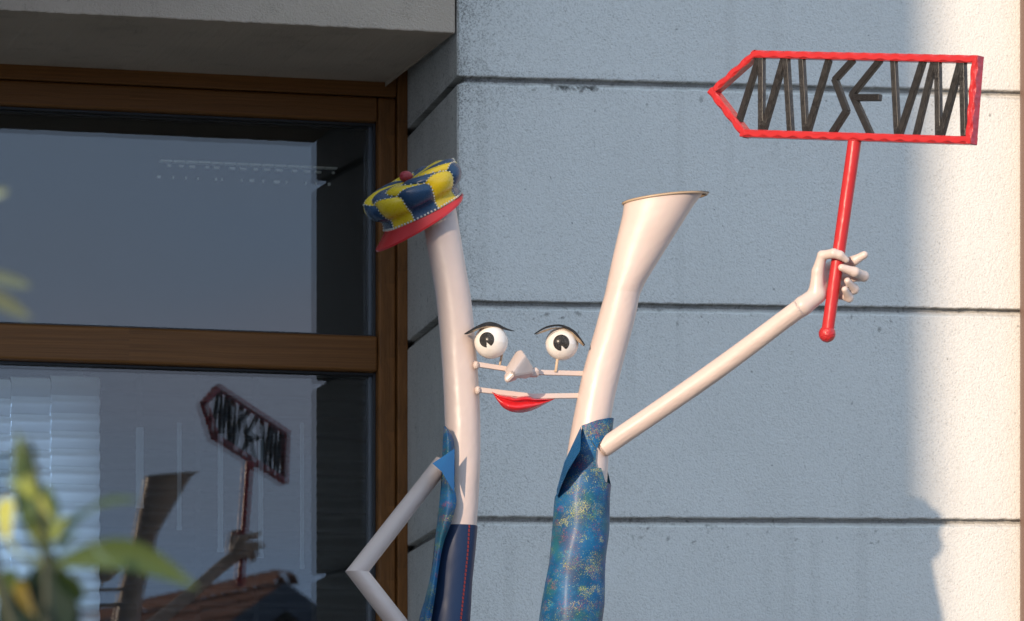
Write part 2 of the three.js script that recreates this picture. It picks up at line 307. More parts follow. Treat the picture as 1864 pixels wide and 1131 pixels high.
part('window_sill', planBox(sLeft - 0.06, 0.02, -0.06, depth, hSill - 0.058, hSill), plasterOld, facade);
// room behind the window
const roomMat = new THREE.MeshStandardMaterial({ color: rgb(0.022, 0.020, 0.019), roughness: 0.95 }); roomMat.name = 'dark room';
{ // a shallow corner room; its rear wall has a window opening of its own behind the lower pane
  const r0 = 1.06, rt = 0.08, o0 = sLeft - 0.2, o1 = 0.02 - 0.30, oh0 = 1.6, oh1 = 3.0;
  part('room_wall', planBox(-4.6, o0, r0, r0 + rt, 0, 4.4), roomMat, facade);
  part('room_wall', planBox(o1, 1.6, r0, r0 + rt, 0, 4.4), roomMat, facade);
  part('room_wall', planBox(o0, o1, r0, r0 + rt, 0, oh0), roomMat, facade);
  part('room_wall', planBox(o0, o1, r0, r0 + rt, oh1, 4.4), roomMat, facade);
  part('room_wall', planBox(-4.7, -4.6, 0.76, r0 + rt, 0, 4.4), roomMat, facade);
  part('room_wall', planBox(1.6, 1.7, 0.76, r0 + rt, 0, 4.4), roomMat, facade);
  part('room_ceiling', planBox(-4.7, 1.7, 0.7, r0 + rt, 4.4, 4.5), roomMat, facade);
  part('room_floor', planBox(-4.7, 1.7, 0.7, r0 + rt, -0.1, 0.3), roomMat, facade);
}
part('balcony', planBox(-3.4, -0.42, -0.75, -0.001, 3.98, 4.15), plasterOld, facade);
part('roof', planBox(-7, 6, -0.35, 1.2, 7.002, 7.3), new THREE.MeshStandardMaterial({ color: rgb(0.2, 0.08, 0.05), roughness: 0.9 }), facade);

// ---- the timber window
const win = new THREE.Group(); win.name = 'window'; win.position.copy(WIN0.clone().sub(C0)); facade.add(win);
function winBox(w0, w1, h0, h1, back, front, m, name, r = 0.004) {   // front: metres proud of the frame face (negative back); r: rounded arris
  const g = new RoundedBoxGeometry(Math.abs(w1 - w0), Math.abs(h1 - h0), front + back, 2, r);
  const c = winAt((w0 + w1) / 2, (h0 + h1) / 2, (back - front) / 2);
  const along = Math.abs(w1 - w0) > Math.abs(h1 - h0);
  const p = g.attributes.position, uv = []; for (let i = 0; i < p.count; i++) uv.push(p.getX(i) + w0 * 1.3, p.getY(i) + p.getZ(i) + h0 * 0.77);
  g.setAttribute('uv', new THREE.Float32BufferAttribute(uv, 2));
  g.applyMatrix4(new THREE.Matrix4().makeBasis(U, V(0, 1, 0), N).setPosition(c));
  return part(name, g, m ?? (along ? wood : woodUp), win);
}
// sizes read off the photograph
const wA = winXY(743, 700)[0], wB = winXY(723.5, 700)[0], wS = winXY(690, 700)[0];
const hTopF = winXY(690, 147)[1], hFix = winXY(690, 175)[1], hRail = winXY(690, 220)[1], hTr1 = winXY(690, 611)[1], hTr0 = winXY(690, 676)[1];
const wL = -winW + 0.02;
winBox(wA, wB, hSill, hTopF + 0.03, 0.09, 0.0, woodUp, 'frame_post');
winBox(wL, wB - 0.0015, hFix, hTopF + 0.03, 0.09, 0.0, wood, 'frame_head');
winBox(wB - 0.0015, wS, hSill, hFix - 0.0015, 0.085, -0.006, woodUp, 'sash_stile', 0.006);
winBox(wL, wS - 0.001, hRail, hFix - 0.0015, 0.085, -0.0062, wood, 'sash_rail', 0.006);
winBox(wL, wS - 0.001, hTr0, hTr1, 0.085, -0.0062, wood, 'sash_rail', 0.007);
winBox(wL - 0.06, wL, hSill, hTopF + 0.03, 0.09, 0, woodUp, 'frame_post');
winBox(wL, wS - 0.001, hSill, hSill + 0.09, 0.085, -0.0062, wood, 'sash_rail', 0.006);
const gasket = new THREE.MeshStandardMaterial({ color: rgb(0.02, 0.02, 0.022), roughness: 0.5 }); gasket.name = 'rubber gasket';
const bead = new THREE.MeshStandardMaterial({ color: rgb(0.16, 0.17, 0.19), roughness: 0.35, metalness: 0.6 }); bead.name = 'grey spacer';
const glassM = (ior) => { const m = new THREE.MeshPhysicalMaterial({ color: rgb(0.93, 0.95, 0.95), transmission: 1, thickness: 0, roughness: 0, ior, specularIntensity: 1 }); m.name = 'window glass'; return m; };
const glassOut = glassM(1.66), glassIn = glassM(1.54);
for (const [h0, h1] of [[hTr1, hRail], [hSill + 0.09, hTr0]]) {
  for (const [back, m] of [[0.046, glassOut], [0.074, glassIn]]) {
    const g = new THREE.PlaneGeometry(wS - wL + 0.012, h1 - h0 + 0.01); g.applyMatrix4(new THREE.Matrix4().makeBasis(U, V(0, 1, 0), N).setPosition(winAt((wL + wS) / 2, (h0 + h1) / 2, back))); part('glass_pane', g, m, win);
  }
  // spacer between the panes along the right, top and bottom
  winBox(wS - 0.012, wS - 0.0005, h0, h1, 0.072, -0.049, bead, 'pane_spacer', 0.001);
  winBox(wL, wS - 0.0125, h1 - 0.009, h1 - 0.0005, 0.072, -0.049, gasket, 'pane_spacer', 0.001);
  winBox(wL, wS - 0.0125, h0 + 0.0005, h0 + 0.007, 0.072, -0.049, gasket, 'pane_spacer', 0.001);
  winBox(wS - 0.006, wS - 0.0005, h0, h1, 0.0445, -0.030, gasket, 'gasket', 0.001);
  winBox(wL, wS - 0.0065, h1 - 0.006, h1 - 0.0005, 0.0445, -0.030, gasket, 'gasket', 0.001);
  winBox(wL, wS - 0.0065, h0 + 0.0005, h0 + 0.005, 0.0445, -0.028, gasket, 'gasket', 0.001);
}

// ---- blinds inside
const slatWhite = new THREE.MeshPhysicalMaterial({ color: rgb(0.93, 0.96, 0.97), roughness: 1, transmission: 0.9, thickness: 0, side: THREE.DoubleSide }); slatWhite.name = 'white slat';
const slatDark = new THREE.MeshStandardMaterial({ color: rgb(0.018, 0.016, 0.015), roughness: 0.7 }); slatDark.name = 'dark brown slat';
function slat(w0, w1, h, pitch, back, m, name, parent, over) {     // an S-shaped slat that faces partly up and partly down
  const n = 8, g = gridGeo(1, n, (u, v) => { const t = v; const bulge = 0.011 * Math.sin(t * Math.PI) + 0.008 * Math.sin(t * Math.PI * 2); return winAt(w0 + (w1 - w0) * u, h - t * pitch * (over ?? 0.985), back - bulge - (over ? t * 0.006 : 0)); });
  return part(name, g, m, parent);
}
const b1 = 0.20, edges = [-60, 18, 91, 181].map((x) => winXY(x, 850, b1)[0]);
const blind = thing('white_blind', 'white slatted blind behind the lower pane at the left edge', 'blind', winAt(edges[1], hSill, b1));
const pitch = 0.0385;
for (let k = 0; k < 3; k++) {
  const top = hTr0 - 0.012 + (k - 1) * 0.006;
  for (let i = 0; i < 24; i++) slat(edges[k] + 0.0008, edges[k + 1] - 0.0008, top - i * pitch, pitch, b1 + k * 0.004, slatWhite, 'slat', blind, 1.48);
}
const b2 = 0.30, d0 = winXY(185, 850, b2)[0] - 0.05, d1 = wS + 0.05;
const dark = thing('dark_blind', 'dark brown slatted shutter behind the lower pane, right of the white blind', 'blind', winAt(d0, hSill, b2));
const dn = 5, dstep = (d1 - d0) / dn;
for (let k = 0; k < dn; k++) for (let i = 0; i < 22; i++) slat(d0 + dstep * k + 0.006, d0 + dstep * (k + 1) - 0.006, hTr0 + 0.02 - i * 0.042, 0.042, b2, slatDark, 'slat', dark, 1.12);
for (let k = 0; k <= dn; k++) { const w = d0 + dstep * k; const g = new THREE.BoxGeometry(0.018, 1.6, 0.012); g.applyMatrix4(new THREE.Matrix4().makeBasis(U, V(0, 1, 0), N).setPosition(winAt(w, hTr0 - 0.8, b2))); part('shutter_stile', g, slatDark, dark); }
// white ladder tapes hanging in front of the dark shutter
const tapeM = new THREE.MeshPhysicalMaterial({ color: rgb(0.26, 0.30, 0.33), roughness: 0.95, transmission: 0.5, thickness: 0, side: THREE.DoubleSide }); tapeM.name = 'white tape';
const tapeWord = ['beside the white blind', 'in front of the reflected flared tube', 'left of the reflected sign', 'behind the reflected sign', 'right of the reflected sign'];
[[247, 261, 778, 920], [322, 330, 770, 960], [396, 406, 790, 1000], [470, 479, 800, 1010], [546, 553, 770, 1030]].forEach(([x0, x1, y0, y1], k) => {
  const a = winXY(x0, y0, 0.24), b = winXY(x1, y1, 0.24), n = Math.round((a[1] - b[1]) / 0.03);
  const t = thing('blind_tape', 'narrow pale vertical blind tape behind the lower pane ' + tapeWord[k], 'blind tape', winAt((a[0] + b[0]) / 2, b[1], 0.24), 'blind tapes behind the glass');
  part('tape', gridGeo(2, n * 2, (u, v) => winAt(a[0] + (b[0] - a[0]) * u, b[1] + (a[1] - b[1]) * v, 0.24 - 0.003 * Math.sin(v * n * Math.PI * 2) - 0.002 * Math.sin(u * Math.PI))), tapeM, t);
  const g = new RoundedBoxGeometry(b[0] - a[0] + 0.002, 0.008, 0.006, 2, 0.001); g.applyMatrix4(new THREE.Matrix4().makeBasis(U, V(0, 1, 0), N).setPosition(winAt((a[0] + b[0]) / 2, b[1] - 0.003, 0.24))); part('tape_weight', g, tapeM, t);
});
// curtain rail seen through the upper pane
{
  const bk = 0.34, m = new THREE.MeshStandardMaterial({ color: rgb(0.75, 0.72, 0.64), roughness: 0.5 }); m.name = 'white rail';
  const rail = thing('curtain_rail', 'white segmented curtain rail with small clips behind the upper pane', 'rail', winAt(winXY(290, 320, bk)[0], winXY(290, 320, bk)[1], bk));
  for (let k = 0; k < 14; k++) {
    const x = 291 + k * 23.1, a = winXY(x, 318.5, bk), b = winXY(x + 21.2, 318.5, bk);
    const g = new RoundedBoxGeometry(b[0] - a[0], 0.0035, 0.02, 2, 0.001); g.applyMatrix4(new THREE.Matrix4().makeBasis(U, V(0, 1, 0), N).setPosition(winAt((a[0] + b[0]) / 2, H2(318, 11.5), bk))); part('rail_segment', g, m, rail);
    const cl = new RoundedBoxGeometry(0.004 + 0.012 * hash3(k, 1, 1), 0.005, 0.008, 2, 0.001); cl.applyMatrix4(new THREE.Matrix4().makeBasis(U, V(0, 1, 0), N).setPosition(winAt(a[0] + 0.012 + 0.01 * hash3(k, 5, 2), H2(325, 11.5), bk + 0.005))); part('clip', cl, m, rail);
    const c2 = new RoundedBoxGeometry(0.003 + 0.010 * Math.pow(hash3(k, 2, 9), 3), 0.006, 0.008, 2, 0.001); c2.applyMatrix4(new THREE.Matrix4().makeBasis(U, V(0, 1, 0), N).setPosition(winAt(a[0] + 0.02 * hash3(k, 7, 2), H2(344, 11.5), bk + 0.02))); part('clip', c2, m, rail);
  }
}

// ---- downpipe at the right edge
{
  const p = wallAt(1.225, -0.02, 0), Z = -p.z, x0 = (1857.3 - HX) / F * Z; p.x = x0 + 0.045; 
  const m = new THREE.MeshPhysicalMaterial({ color: rgb(0.17, 0.10, 0.075), roughness: 0.5, clearcoat: 0.2 }); m.name = 'brown painted metal';
  const t = thing('downpipe', 'brown metal downpipe at the right end of the stucco wall', 'pipe', V(p.x, 0, p.z));
  const g = new THREE.CylinderGeometry(0.045, 0.045, 7, 40); g.translate(p.x, 3.5, p.z); g.rotateZ(0); part('pipe', g, m, t);
  for (const h of [0.6, 4.4]) { const r = new THREE.TorusGeometry(0.047, 0.006, 8, 40); r.rotateX(Math.PI / 2); r.translate(p.x, h, p.z); part('pipe_clip', r, m, t); }
}

// ---- projecting wing on the left: its corner draws the shadow edge on the wall
{
  const edge = P(1703, 560, 10.77), corner = V(edge.x - 11 * Math.sin(AZ), 0, edge.z + 11 * Math.cos(AZ));
  const g = thing('neighbouring_wing', 'tall stucco wing of the building standing out on the left, outside the picture', 'building', corner.clone());
  const box = (s0, s1, o0, o1, h0, h1) => { const b = new THREE.BoxGeometry(s1 - s0, h1 - h0, o1 - o0); const q = corner.clone().addScaledVector(U, (s0 + s1) / 2).addScaledVector(N, -(o0 + o1) / 2).setY((h0 + h1) / 2); const p = b.attributes.position, uv = []; for (let i = 0; i < p.count; i++) uv.push(p.getX(i) + p.getZ(i), p.getY(i)); b.setAttribute('uv', new THREE.Float32BufferAttribute(uv, 2)); b.setAttribute('uv1', new THREE.Float32BufferAttribute(uv, 2)); b.applyMatrix4(new THREE.Matrix4().makeBasis(U, V(0, 1, 0), N).setPosition(q)); return b; };
  part('wall', box(-9, 0, 0, 9.4, 0, 9.6), plasterOld, g);
  part('plinth', box(-9, -0.0, -0.05, 9.4, 0, 0.6), plasterOld, g);
  part('roof', box(-9.3, 0.0, -0.0, 9.4, 9.602, 10), new THREE.MeshStandardMaterial({ color: rgb(0.2, 0.08, 0.05), roughness: 0.9 }), g);
  for (let k = 0; k < 3; k++) for (let j = 0; j < 2; j++) { const s = -1.8 - k * 2.6, h = 1.4 + j * 3.6; const f = part('window', box(s - 1.2, s, -0.03, 0.0, h, h + 1.8), woodUp, g); const gl = new THREE.PlaneGeometry(1.0, 1.6); gl.applyMatrix4(new THREE.Matrix4().makeBasis(U, V(0, 1, 0), N).setPosition(corner.clone().addScaledVector(U, s - 0.6).addScaledVector(N, 0.034).setY(h + 0.9))); part('pane', gl, new THREE.MeshPhysicalMaterial({ color: rgb(0.02, 0.025, 0.03), roughness: 0.05 }), f); }
}

// ---- house across the street, seen as a reflection in the window
const mirrorPt = (p) => { const o = winAt(0, 0, 0.05), d = p.clone().sub(o).setY(0).dot(N); return p.clone().addScaledVector(N, -2 * d); };
{
  const Zv = 60, A = mirrorPt(P(520, 1062, Zv)), Bv = mirrorPt(P(420, 1083.3, Zv * 1.0266));
  const dir = Bv.clone().sub(A).setY(0).normalize();           // ridge direction, away from the gable
  const side = V(dir.z, 0, -dir.x);                              // across the roof
  const L = 12, W2 = 4.2, hR = A.y, hE = hR - 3.0, ground = A.clone().setY(0);
  const h = thing('tiled_house', 'house with red tiled roof reflected at the bottom of the lower pane', 'house', ground);
  const at = (a, b, y) => ground.clone().addScaledVector(dir, a).addScaledVector(side, b).setY(y);
  const houseWall = new THREE.MeshStandardMaterial({ color: rgb(0.16, 0.15, 0.14), roughness: 0.95 }); houseWall.name = 'grey render';
  const tile = (() => { const n = 256; const t = dataTex(n, n, (i, j) => { const q = 0.7 + 0.5 * hash3(Math.floor(i / 16), Math.floor(j / 16), 3) + 0.15 * hash3(i, j, 2); return [toS(0.22 * q), toS(0.085 * q), toS(0.055 * q)]; }, true); t.repeat.set(0.5, 0.5); return new THREE.MeshStandardMaterial({ map: t, roughness: 0.85 }); })(); tile.name = 'clay tile';
  { const s = new THREE.Shape([[-W2 + 0.3, 0], [W2 - 0.3, 0], [W2 - 0.3, hE + 0.1], [0, hR - 0.15], [-W2 + 0.3, hE + 0.1]].map(([x, y]) => new THREE.Vector2(x, y)));
    const g = new THREE.ExtrudeGeometry(s, { depth: L - 0.6, bevelEnabled: false }); g.applyMatrix4(new THREE.Matrix4().makeBasis(side, V(0, 1, 0), dir).setPosition(at(0.35, 0, 0))); part('wall', g, houseWall, h); }
  const roofPart = new THREE.Group(); roofPart.name = 'roof'; h.add(roofPart);
  for (const sgn of [-1, 1]) {
    const rows = 14, nn = 150, gg = [];
    for (let r = 0; r < rows; r++) {
      const t0 = r / rows, t1 = (r + 1.08) / rows;
      gg.push(gridGeo(nn, 2, (u, v) => { const t = t0 + (t1 - t0) * v, lift = 0.03 * (1 - 0) + 0.035 * v + 0.045 * Math.abs(Math.sin(u * L / 0.26 * Math.PI)); return at(u * L, sgn * t * W2, hR - t * (hR - hE) + lift - 0.03); }, (u, v) => [u * L, t0 * 5 + v * 0.3]));
    }
    part('roof_tiles', mergeGeometries(gg), tile, roofPart, { kind: 'stuff' });
    const bb = gridGeo(1, 1, (u, v) => at(-0.02, sgn * u * (W2 + 0.05), hR + 0.02 - u * (hR - hE) - v * 0.34)); part('barge_board', bb, new THREE.MeshStandardMaterial({ color: rgb(0.10, 0.12, 0.17), roughness: 0.7 }), roofPart);
  }
  const rt = new THREE.CylinderGeometry(0.15, 0.17, 0.36, 10, 1, true, 0, Math.PI); rt.rotateZ(Math.PI / 2); rt.userData.local = true;
  for (let k = 0; k < 32; k++) { const o = part('ridge_tile', rt, tile, roofPart); o.position.copy(at(0.15 + k * 0.34, 0, hR + 0.0).sub(ground)); o.quaternion.setFromRotationMatrix(new THREE.Matrix4().makeBasis(dir, V(0, 1, 0), side.clone().negate())); o.rotateZ(0.10); }
  // hedge-like shrub beside the house
  const leafG = new THREE.PlaneGeometry(0.16, 0.1), im = new THREE.InstancedMesh(leafG, new THREE.MeshStandardMaterial({ color: rgb(0.10, 0.06, 0.03), roughness: 0.9 }), 2200), mm = new THREE.Matrix4(), q = new THREE.Quaternion();
  const c = mirrorPt(P(300, 1200, 52)).setY(0);
  for (let k = 0; k < 2200; k++) { const a = rnd() * 6.283, r = Math.sqrt(rnd()) * 2.2, y = rnd() * (5.1 - r * r * 0.35); q.setFromEuler(new THREE.Euler(rnd() * 6, rnd() * 6, rnd() * 6)); mm.compose(V(c.x + Math.cos(a) * r, Math.max(0.1, y), c.z + Math.sin(a) * r), q, V(1, 1, 1)); im.setMatrixAt(k, mm); }
  im.name = 'hedge'; im.userData = { kind: 'stuff', label: 'brown leafy hedge reflected in the lower pane beside the tiled roof', category: 'hedge' }; scene.add(im);
}

// ------------------------------------------------------------------ the sculpture
const ZR = 8.94, ZL = 8.90;
const sc = thing('tube_sculpture', 'painted metal figure of two pale pink tubes joined by a face, one arm raised', 'sculpture', P(940, 1885 + EYE * F / 8.92, 8.92));
function tubeSurf(xL, xR, Z0, o = {}) {      // rings are level; xL(y), xR(y): its outline as seen; theta: 0 right, PI/2 towards the eye
  return (y, th, grow = 0) => {
    const l = xL(y), r = xR(y), c = (l + r) / 2, hw = (r - l) / 2 / F * Z0 + grow, b = ((o.b ? o.b(y) : (r - l) / 2) / F * Z0) + grow;
    const p = P(c, y, Z0), sk = o.skew ? o.skew(y) : 0;
    p.x += hw * Math.cos(th); p.z += b * Math.sin(th); p.y += sk * Math.cos(th);
    return p;
  };
}
const MPP = ZR / F;
// left tube
const LL = curve([[320, 757], [415, 771.5], [493, 785], [540, 793], [620, 801], [700, 806.5], [780, 809.5], [860, 808], [940, 803], [1000, 797], [1060, 790], [1131, 780], [1400, 745], [2200, 700], [3560, 690]]);
const LR = curve([[320, 820], [415, 836], [493, 849], [540, 857], [620, 865], [700, 871.5], [780, 874.5], [860, 873.5], [940, 869], [1000, 864], [1060, 858], [1131, 854], [1400, 830], [2200, 800], [3560, 790]]);
const leftS = tubeSurf(LL, LR, ZL);
const tubeGeo = (S, y0, y1, grow, ny = 60, nth = 48) => closeSeam(gridGeo(nth, ny, (u, v) => S(y0 + (y1 - y0) * v, Math.PI * 2 * (1 - u), grow), (u, v) => [u * 0.25, (y0 + (y1 - y0) * v) * MPP]), nth, ny);
part('tube', tubeGeo(leftS, 325, 1000, 0), skin, sc);
part('trouser_leg', mergeGeometries([tubeGeo(leftS, 958, 3500, 0.0018, 120), closeSeam(gridGeo(48, 2, (u, v) => leftS(958 + 0.4 * v, Math.PI * 2 * u, 0.0018 - 0.003 * v)), 48, 2)]), navy, sc, { label: 'navy trouser leg with a red stitched seam' });
{ const gs = []; const g0 = new THREE.BoxGeometry(0.0026, 0.0052, 0.0012);
  const xs = curve([[955, 853.5], [1010, 850], [1060, 845], [1131, 838], [1400, 812], [2000, 782]]);
  for (let y = 962; y < 1700; y += 7.2) { const l = LL(y), r = LR(y), c = Math.max(-0.99, Math.min(0.99, (xs(y) - (l + r) / 2) / ((r - l) / 2))); const p = leftS(y, Math.acos(c), 0.0022); const g = g0.clone(); g.rotateZ(0.09); g.rotateY(Math.asin(c)); g.translate(p.x, p.y, p.z); gs.push(g); }
  part('stitching', mergeGeometries(gs), paint('red stitch', 0.35, 0.03, 0.03, 0.6), sc, { kind: 'stuff' }); }
// right tube with its flared top
const rimL = [1136, 371], rimR = [1283, 350];
const RLp = [[371, 1136], [390, 1133.5], [420, 1127], [457, 1118], [507, 1107.6], [535, 1101], [565, 1092.5], [600, 1083], [645, 1070], [680, 1060.5], [727, 1050.5], [765, 1043], [810, 1035], [850, 1029], [906, 1021], [947, 1018], [1023, 1011], [1086, 1000], [1131, 993], [1400, 960], [2200, 930], [3560, 920]];
const RRp = [[371, 1266], [390, 1253], [420, 1233.5], [457, 1211], [507, 1179], [535, 1165.5], [565, 1159.5], [600, 1151], [645, 1138.5], [680, 1129.5], [727, 1118.5], [765, 1112], [810, 1108.5], [850, 1107], [906, 1103], [947, 1099], [1023, 1093], [1086, 1089], [1131, 1086], [1400, 1060], [2200, 1030], [3560, 1020]];
const bP = curve([[371, 52], [420, 45], [470, 38], [520, 33.5], [560, 33], [700, 34], [906, 40], [1131, 44], [3560, 48]]);
const rightS = tubeSurf(curve(RLp), curve(RRp), ZR, { b: bP });
const funnelS = (v, th, grow = 0) => {           // the flare: sections tilt towards the slanted rim
  const L = curve([[0, rimL[0]], [0.12, 1133], [0.3, 1126], [0.55, 1115], [0.8, 1105.5], [1, 1101]]), LY = curve([[0, rimL[1]], [0.12, 392], [0.3, 422], [0.55, 470], [0.8, 514], [1, 535]]);
  const R = curve([[0, 1279], [0.12, 1262], [0.3, 1238], [0.55, 1204], [0.8, 1176.5], [1, 1165.5]]), RY = curve([[0, 353], [0.12, 375], [0.3, 413], [0.55, 467], [0.8, 512], [1, 535]]);
  const l = P(L(v), LY(v), ZR), r = P(R(v), RY(v), ZR), c = l.clone().add(r).multiplyScalar(0.5), u = r.sub(l).multiplyScalar(0.5), b = curve([[0, 50], [0.3, 44], [0.6, 37.5], [1, 33]])(v) * MPP;
  const k = 1 + grow / u.length(); return c.addScaledVector(u, Math.cos(th) * k).add(V(0, 0, (b + grow) * Math.sin(th)));
};
part('flared_tube', closeSeam(gridGeo(64, 40, (u, v) => funnelS(v, Math.PI * 2 * (1 - u)), (u, v) => [u * 0.25, v * 0.17 + 0.35]), 64, 40), skin, sc, { label: 'flared open top of the right tube' });
{ // thin rolled lip, longer at the right
  const pts = []; for (let i = 0; i < 72; i++) { const th = i / 72 * Math.PI * 2, p = funnelS(0, th, 0.0015); const e = Math.max(0, Math.cos(th)); p.x += 0.006 * e * e; pts.push(p); }
  const lipC = new THREE.CatmullRomCurve3(pts, true), g = new THREE.TubeGeometry(lipC, 144, 0.0022, 8, true);
  const fl = closeSeam(gridGeo(72, 2, (u, v) => { const th = u * Math.PI * 2, p = funnelS(0, th, -0.002 + 0.006 * v); const e = Math.max(0, Math.cos(th)); p.x += 0.008 * e * e * v; p.y += 0.0015; return p; }), 72, 2);
  g.deleteAttribute('uv'); fl.deleteAttribute('uv');
  part('rim', mergeGeometries([g, fl]), cream, sc);
}
part('tube', tubeGeo(rightS, 534.5, 1100, 0), skin, sc);

// vest: splashed blue sheet metal around the lower right tube
const splash = (() => {
  const n = 1024, d = new Float32Array(n * n * 3); const base = [0.003, 0.085, 0.21];
  const a = tileNoise(n, 10, 90), b = tileNoise(n, 40, 91);
  for (let j = 0; j < n; j++) for (let i = 0; i < n; i++) { const q = 0.72 + 0.4 * a(i, j) + 0.3 * (b(i, j) - 0.5); for (let c = 0; c < 3; c++) d[(j * n + i) * 3 + c] = base[c] * q; }
  const dab = (x, y, r, col, al) => { for (let j = Math.floor(y - r); j <= y + r; j++) for (let i = Math.floor(x - r); i <= x + r; i++) { const q = Math.hypot(i - x, j - y) / r; if (q < 1) { const o = (((j + n) % n) * n + (i + n) % n) * 3, k = al * (1 - q * q); for (let c = 0; c < 3; c++) d[o + c] += (col[c] - d[o + c]) * k; } } };
  const cols = [[0.42, 0.40, 0.03], [0.30, 0.035, 0.05], [0.10, 0.20, 0.05], [0.55, 0.50, 0.18], [0.22, 0.05, 0.10], [0.05, 0.25, 0.33]];
  for (let k = 0; k < 120; k++) { const x = rnd() * n, y = rnd() * n, r = 30 + rnd() * 60; dab(x, y, r, [[0.004, 0.05, 0.10], [0.02, 0.12, 0.11], [0.004, 0.10, 0.27], [0.03, 0.04, 0.10]][k % 4], 0.5); }
  for (let k = 0; k < 380; k++) {                          // sponged clusters of one colour each
    const cx = rnd() * n, cy = rnd() * n, col = cols[Math.floor(rnd() * cols.length)], R = 22 + rnd() * 55, m = 50 + Math.floor(rnd() * 190), st = rnd() * 6.28;
    for (let q = 0; q < m; q++) { const an = st + rnd() * 5, rr = R * (rnd() + rnd() + rnd()) / 2; const cc = rnd() < 0.85 ? col : cols[Math.floor(rnd() * cols.length)]; dab(cx + Math.cos(an) * rr, cy + Math.sin(an) * rr * 0.8, 0.8 + rnd() * rnd() * 2.8, cc, 0.4 + 0.55 * rnd()); }
  }
  for (let k = 0; k < 900; k++) dab(rnd() * n, rnd() * n, 0.9 + rnd() * 1.5, cols[Math.floor(rnd() * cols.length)], 0.8);
  const t = dataTex(n, n, (i, j) => [0, 1, 2].map((c) => toS(Math.min(1, d[(j * n + i) * 3 + c]))), true); t.repeat.set(1 / 0.3, 1 / 0.3); return t;
})();
const dents = (() => { const n = 512, a = tileNoise(n, 6, 95), b = tileNoise(n, 13, 96); const t = dataTex(n, n, (i, j) => [0.7 * a(i, j) + 0.3 * b(i, j)]); t.repeat.set(1 / 0.34, 1 / 0.34); return t; })();
const vestM = new THREE.MeshPhysicalMaterial({ map: splash, bumpMap: dents, bumpScale: 0.009, roughness: 0.6, specularIntensity: 0.7, clearcoat: 0.06, clearcoatRoughness: 0.25 }); vestM.name = 'splashed blue paint';
const vL = curve([[760, 1043], [810, 1032], [850, 1026], [884, 1020], [906, 1014], [947, 1010.5], [1023, 1003.5], [1086, 992], [1131, 985], [1400, 950], [2000, 915]]);
const vR = curve([[760, 1114], [785, 1112.5], [850, 1110], [878, 1109], [933, 1106.5], [965, 1104], [999, 1100.5], [1040, 1099], [1086, 1096], [1131, 1092.5], [1400, 1072], [2000, 1050]]);
const vestS0 = tubeSurf(vL, vR, ZR, { b: curve([[760, 38], [900, 44], [1131, 50], [2000, 60]]) });
const vestS = (y, th, g = 0) => { const p = vestS0(y, th, g); const w = sstep(0.2, 0.9, Math.cos(th)) * Math.sin(y * 0.05) * 0.0014; p.x -= w; p.z += 0.0016 * Math.sin(y * 0.031 + th * 3) * sstep(900, 960, y); return p; };
const topY = (th) => { const c = Math.cos(th), front = Math.sin(th) > 0;
  if (front) return c < -0.8 ? 906 - (c + 1) / 0.2 * 22 : c < -0.1 ? 884 - (c + 0.8) / 0.7 * 23 : c < 0.55 ? 861 - (c + 0.1) / 0.65 * 5 : c < 0.75 ? 856 + (c - 0.55) / 0.2 * 24 : 880 + 4 * (c - 0.75) / 0.25;
  return c > 0.5 ? 884 - (1 - c) * 160 : c > -0.6 ? 804 : 804 + (-0.6 - c) / 0.4 * 102; };
const uvVest = (u, v, p) => [Math.atan2(p.z + ZR, p.x - 0.11) * 0.05, p.y];
part('vest', mergeGeometries([0, 0.0012].map((g, k) => gridGeo(96, 70, (u, v) => { const th = Math.PI * 2 * (1 - u), t = topY(th); return vestS(t + (1500 - t) * Math.pow(v, 1.3), th, 0.004 + (k ? -0.0014 : 0)); }, (u, v, p) => [u * 0.31, p.y]))), vestM, sc, { label: 'right blue splashed vest panel' });
const onTube = (x, y, Sf, grow = 0) => { // the front of a tube surface at picture place (x, y)
  const l = Sf(y, Math.PI), r = Sf(y, 0), X = (x - HX) / F * ZR, c = (l.x + r.x) / 2, hw = (r.x - l.x) / 2; return Sf(y, Math.acos(Math.max(-1, Math.min(1, (X - c) / hw))), grow); };
function patch(outline, Sf, grow, raise) {  // a sheet whose outline is given in picture places, lying on the tube
  const sh = new THREE.Shape(outline.map(([x, y]) => new THREE.Vector2(x, -y))), g0 = new THREE.ShapeGeometry(sh), tris = [], p = g0.attributes.position, ix = g0.index.array;
  const rec = (a, b, c, n) => { if (!n) { tris.push(a, b, c); return; } const m = (p, q) => [(p[0] + q[0]) / 2, (p[1] + q[1]) / 2]; const ab = m(a, b), bc = m(b, c), ca = m(c, a); rec(a, ab, ca, n - 1); rec(ab, b, bc, n - 1); rec(ca, bc, c, n - 1); rec(ab, bc, ca, n - 1); };
  for (let i = 0; i < ix.length; i += 3) rec(...[0, 1, 2].map((k) => [p.getX(ix[i + k]), -p.getY(ix[i + k])]), 3);
  const pos = [], uv = []; for (const [x, y] of tris) { const q = onTube(x, y, Sf, grow); if (raise) q.z += raise(x, y); pos.push(q.x, q.y, q.z); uv.push(x * MPP, -y * MPP); }
  const g = new THREE.BufferGeometry(); g.setAttribute('position', new THREE.Float32BufferAttribute(pos, 3)); g.setAttribute('uv', new THREE.Float32BufferAttribute(uv, 2)); const w = mergeVertices(g, 1e-6); w.computeVertexNormals(); return w;
}
part('vest_yoke', patch([[1059, 780], [1085, 770], [1113, 762], [1112, 786], [1100, 795], [1092, 806], [1087, 815], [1085, 823], [1073, 803]], vestS, 0.004), vestM, sc, { label: 'splashed blue yoke above the right armhole' });
